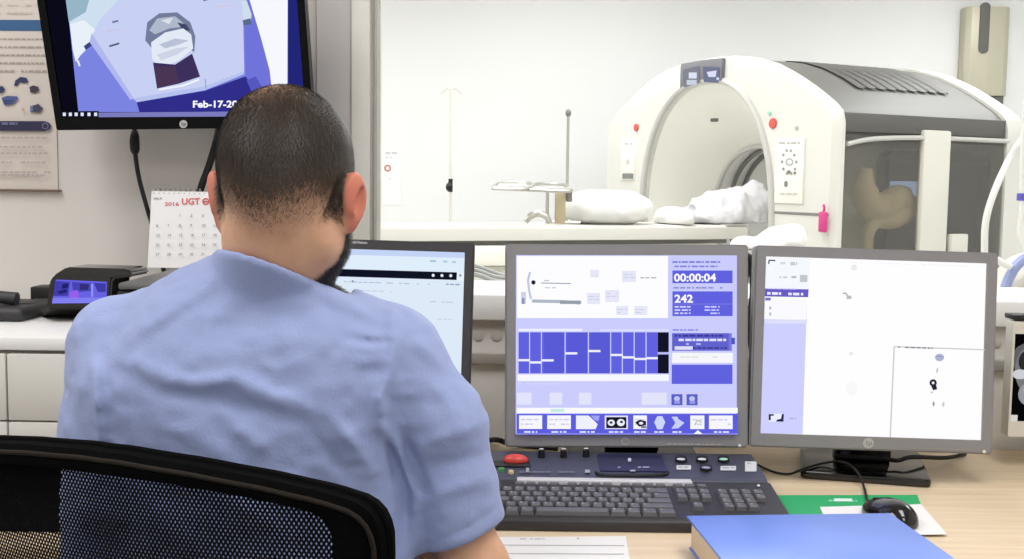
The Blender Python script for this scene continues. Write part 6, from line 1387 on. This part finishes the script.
in_px = [(333, 559), (333, 545), (331, 530), (325, 518.5), (312, 511), (285, 504), (235, 494), (180, 484.5), (120, 476.5), (60, 470.5), (0, 466)]
inl = [cloc(*q) for q in in_px]
uu = [p[0] for p in outl]; zmid = float(np.interp(0.0, uu[::-1], [p[1] for p in outl][::-1])); 
def mirror(half):
    h = [p for p in half if p[0] > 0.0]
    z0 = float(np.interp(0.0, [p[0] for p in half][::-1], [p[1] for p in half][::-1]))
    return h, z0
oh, oz = mirror(outl); ih, iz = mirror(inl)
zb_c = 0.60
OUT = [(oh[0][0] - 0.01, zb_c)] + oh + [(0.0, oz)] + [(-u, z) for u, z in reversed(oh)] + [(-oh[0][0] + 0.01, zb_c)]
INN = [(ih[0][0] - 0.01, zb_c + 0.05)] + ih + [(0.0, iz)] + [(-u, z) for u, z in reversed(ih)] + [(-ih[0][0] + 0.01, zb_c + 0.05)]
OUT = resample(OUT, 110); INN = resample(INN, 110)
def C3(u, z, d=0.0): 
    v = cc_ + cw * u - cf * (curve_y(u) - 0.055 * 0.0 - d) ; return Vector((v.x, v.y, z))
bm = bmesh.new()
MIDL = [((a[0] + b_[0]) / 2, (a[1] + b_[1]) / 2) for a, b_ in zip(OUT, INN)]
def rowc(poly, d): return [bm.verts.new(C3(u, z, d)) for u, z in poly]
R1 = rowc(OUT, 0.0); R2 = rowc([(o_[0] * .985 + i_[0] * .015, o_[1] * .94 + i_[1] * .06) for o_, i_ in zip(OUT, INN)], -0.010); R3 = rowc(MIDL, -0.017); R4 = rowc([(o_[0] * .1 + i_[0] * .9, o_[1] * .1 + i_[1] * .9) for o_, i_ in zip(OUT, INN)], -0.010); R5 = rowc(INN, 0.0); R6 = rowc(INN, 0.012); R7 = rowc(OUT, 0.016)
for a, b_ in ((R1, R2), (R2, R3), (R3, R4), (R4, R5), (R5, R6), (R6, R7), (R7, R1)): strip(bm, a, b_)
bm.faces.new([r[0] for r in (R1, R2, R3, R4, R5, R6, R7)]); bm.faces.new([r[-1] for r in (R1, R2, R3, R4, R5, R6, R7)])
obj('back_frame', bm, M['blackmatte'], ch, fix=True, smooth=40)
bm = bmesh.new(); tube(bm, [C3(u, z - 0.001, 0.004) for u, z in OUT], 0.005, 8, smooth=False); obj('frame_piping', bm, M['blackmatte'], ch)
bm = bmesh.new(); tube(bm, [C3(u * 0.985, z - 0.0085, -0.0165) for u, z in OUT[26:84]], 0.0025, 8, smooth=False); obj('frame_groove', bm, mat('bronze_edge', (34, 29, 24), 0.6, spec=0.12), ch)
bm = bmesh.new(); tube(bm, [C3(u, zb_c + 0.03, 0.0) for u in np.linspace(-INN[0][0] - 0.03, INN[0][0] + 0.03, 15)], 0.024, 12, smooth=False); obj('back_crossbar', bm, M['black'], ch)
# the netting: real diagonal weave, see-through between the threads
mm = bpy.data.materials.new('chair_netting'); mm.use_nodes = True; nt = mm.node_tree; nt.nodes.clear()
o_ = nt.nodes.new('ShaderNodeOutputMaterial'); df = nt.nodes.new('ShaderNodeBsdfDiffuse'); df.inputs['Color'].default_value = rgb(20, 20, 22); tr = nt.nodes.new('ShaderNodeBsdfTransparent'); mx = nt.nodes.new('ShaderNodeMixShader')
uvn = nt.nodes.new('ShaderNodeUVMap'); sp_ = nt.nodes.new('ShaderNodeSeparateXYZ'); nt.links.new(uvn.outputs[0], sp_.inputs[0])
def math_n(op, a, b=None):
    n = nt.nodes.new('ShaderNodeMath'); n.operation = op
    for i, v in enumerate((a, b)):
        if v is None: continue
        if isinstance(v, (int, float)): n.inputs[i].default_value = v
        else: nt.links.new(v, n.inputs[i])
    return n.outputs[0]
pitch = 0.0046
s1 = math_n('ADD', sp_.outputs[0], math_n('MULTIPLY', sp_.outputs[1], 0.62)); s2 = math_n('SUBTRACT', sp_.outputs[0], math_n('MULTIPLY', sp_.outputs[1], 0.62))
w1 = math_n('ABSOLUTE', math_n('SINE', math_n('MULTIPLY', s1, math.pi / pitch))); w2 = math_n('ABSOLUTE', math_n('SINE', math_n('MULTIPLY', s2, math.pi / pitch)))
hole = math_n('GREATER_THAN', math_n('MINIMUM', w1, w2), 0.76)
nt.links.new(hole, mx.inputs[0]); nt.links.new(df.outputs[0], mx.inputs[1]); nt.links.new(tr.outputs[0], mx.inputs[2]); nt.links.new(mx.outputs[0], o_.inputs[0])
bm = bmesh.new(); uvl = bm.loops.layers.uv.new('UVMap'); nu = 48
zt = lambda u: float(np.interp(u, [p[0] for p in reversed(OUT)], [p[1] for p in reversed(OUT)])) if False else None
half = INN[: 56]
ups = sorted([(abs(u), z) for u, z in ih] + [(0.0, iz)])
umax = max(p[0] for p in INN) + 0.012
def ztop_c(u):
    a = abs(u)
    return float(np.interp(a, [p[0] for p in sorted(OUTH)], [p[1] for p in sorted(OUTH)])) - 0.012
OUTH = [(u, z) for u, z in oh if z > 0.80] + [(0.0, oz)]
grid = []
for i in range(nu + 1):
    u = -umax + 2 * umax * i / nu; zt_ = min(ztop_c(u), 2); col_ = []
    for j in range(9):
        z = zb_c + 0.02 + (zt_ - zb_c - 0.02) * j / 8; col_.append((bm.verts.new(C3(u, z, 0.005)), u, z))
    grid.append(col_)
for i in range(nu):
    for j in range(8):
        q = [grid[i][j], grid[i + 1][j], grid[i + 1][j + 1], grid[i][j + 1]]; f = bm.faces.new([v[0] for v in q])
        for lp, v in zip(f.loops, q): lp[uvl].uv = (v[1], v[2])
obj('back_netting', bm, mm, ch)
# seat, arm-less base, gas lift, five legs with casters
sc_ = Vector((-0.315, 1.40, 0)); st = cf
bm = bmesh.new(); prism(bm, rrect(0.48, 0.46, 0.09, 6), (sc_.x, sc_.y, 0.372), (cw.x, cw.y, 0), (cf.x, cf.y, 0), (0, 0, 0.065), bev=0.02); obj('seat', bm, mat('black_seat_fabric', (24, 24, 26), 0.9, noise=0.1, bump=0.3, bscale=600), ch)
bm = bmesh.new(); b0_ = C3(0, zb_c + 0.03, 0.0); tube(bm, [b0_, Vector((b0_.x, b0_.y, 0.48)) - cf * 0.03, Vector((b0_.x, b0_.y, 0.40)) + cf * 0.03, sc_ + Vector((0, 0, 0.365))], 0.026, 12); obj('back_support', bm, M['black'], ch)
bm = bmesh.new(); cyl(bm, sc_ + Vector((0, 0, 0.10)), sc_ + Vector((0, 0, 0.385)), 0.028, 16); obj('gas_lift', bm, M['black'], ch)
for k_ in range(5):
    an = R(20 + 72 * k_); e = sc_ + Vector((0.27 * math.cos(an), 0.27 * math.sin(an), 0.075)); bm = bmesh.new(); tube(bm, [sc_ + Vector((0, 0, 0.11)), e], [0.03, 0.02], 10, smooth=False); lg = obj('leg', bm, M['black'], ch)
    bm = bmesh.new(); sd_ = Vector((-math.sin(an), math.cos(an), 0)); c0 = e + Vector((0, 0, -0.0495)); cyl(bm, c0 - sd_ * 0.02, c0 + sd_ * 0.02, 0.025, 16); obj('caster', bm, M['rubber'], lg)
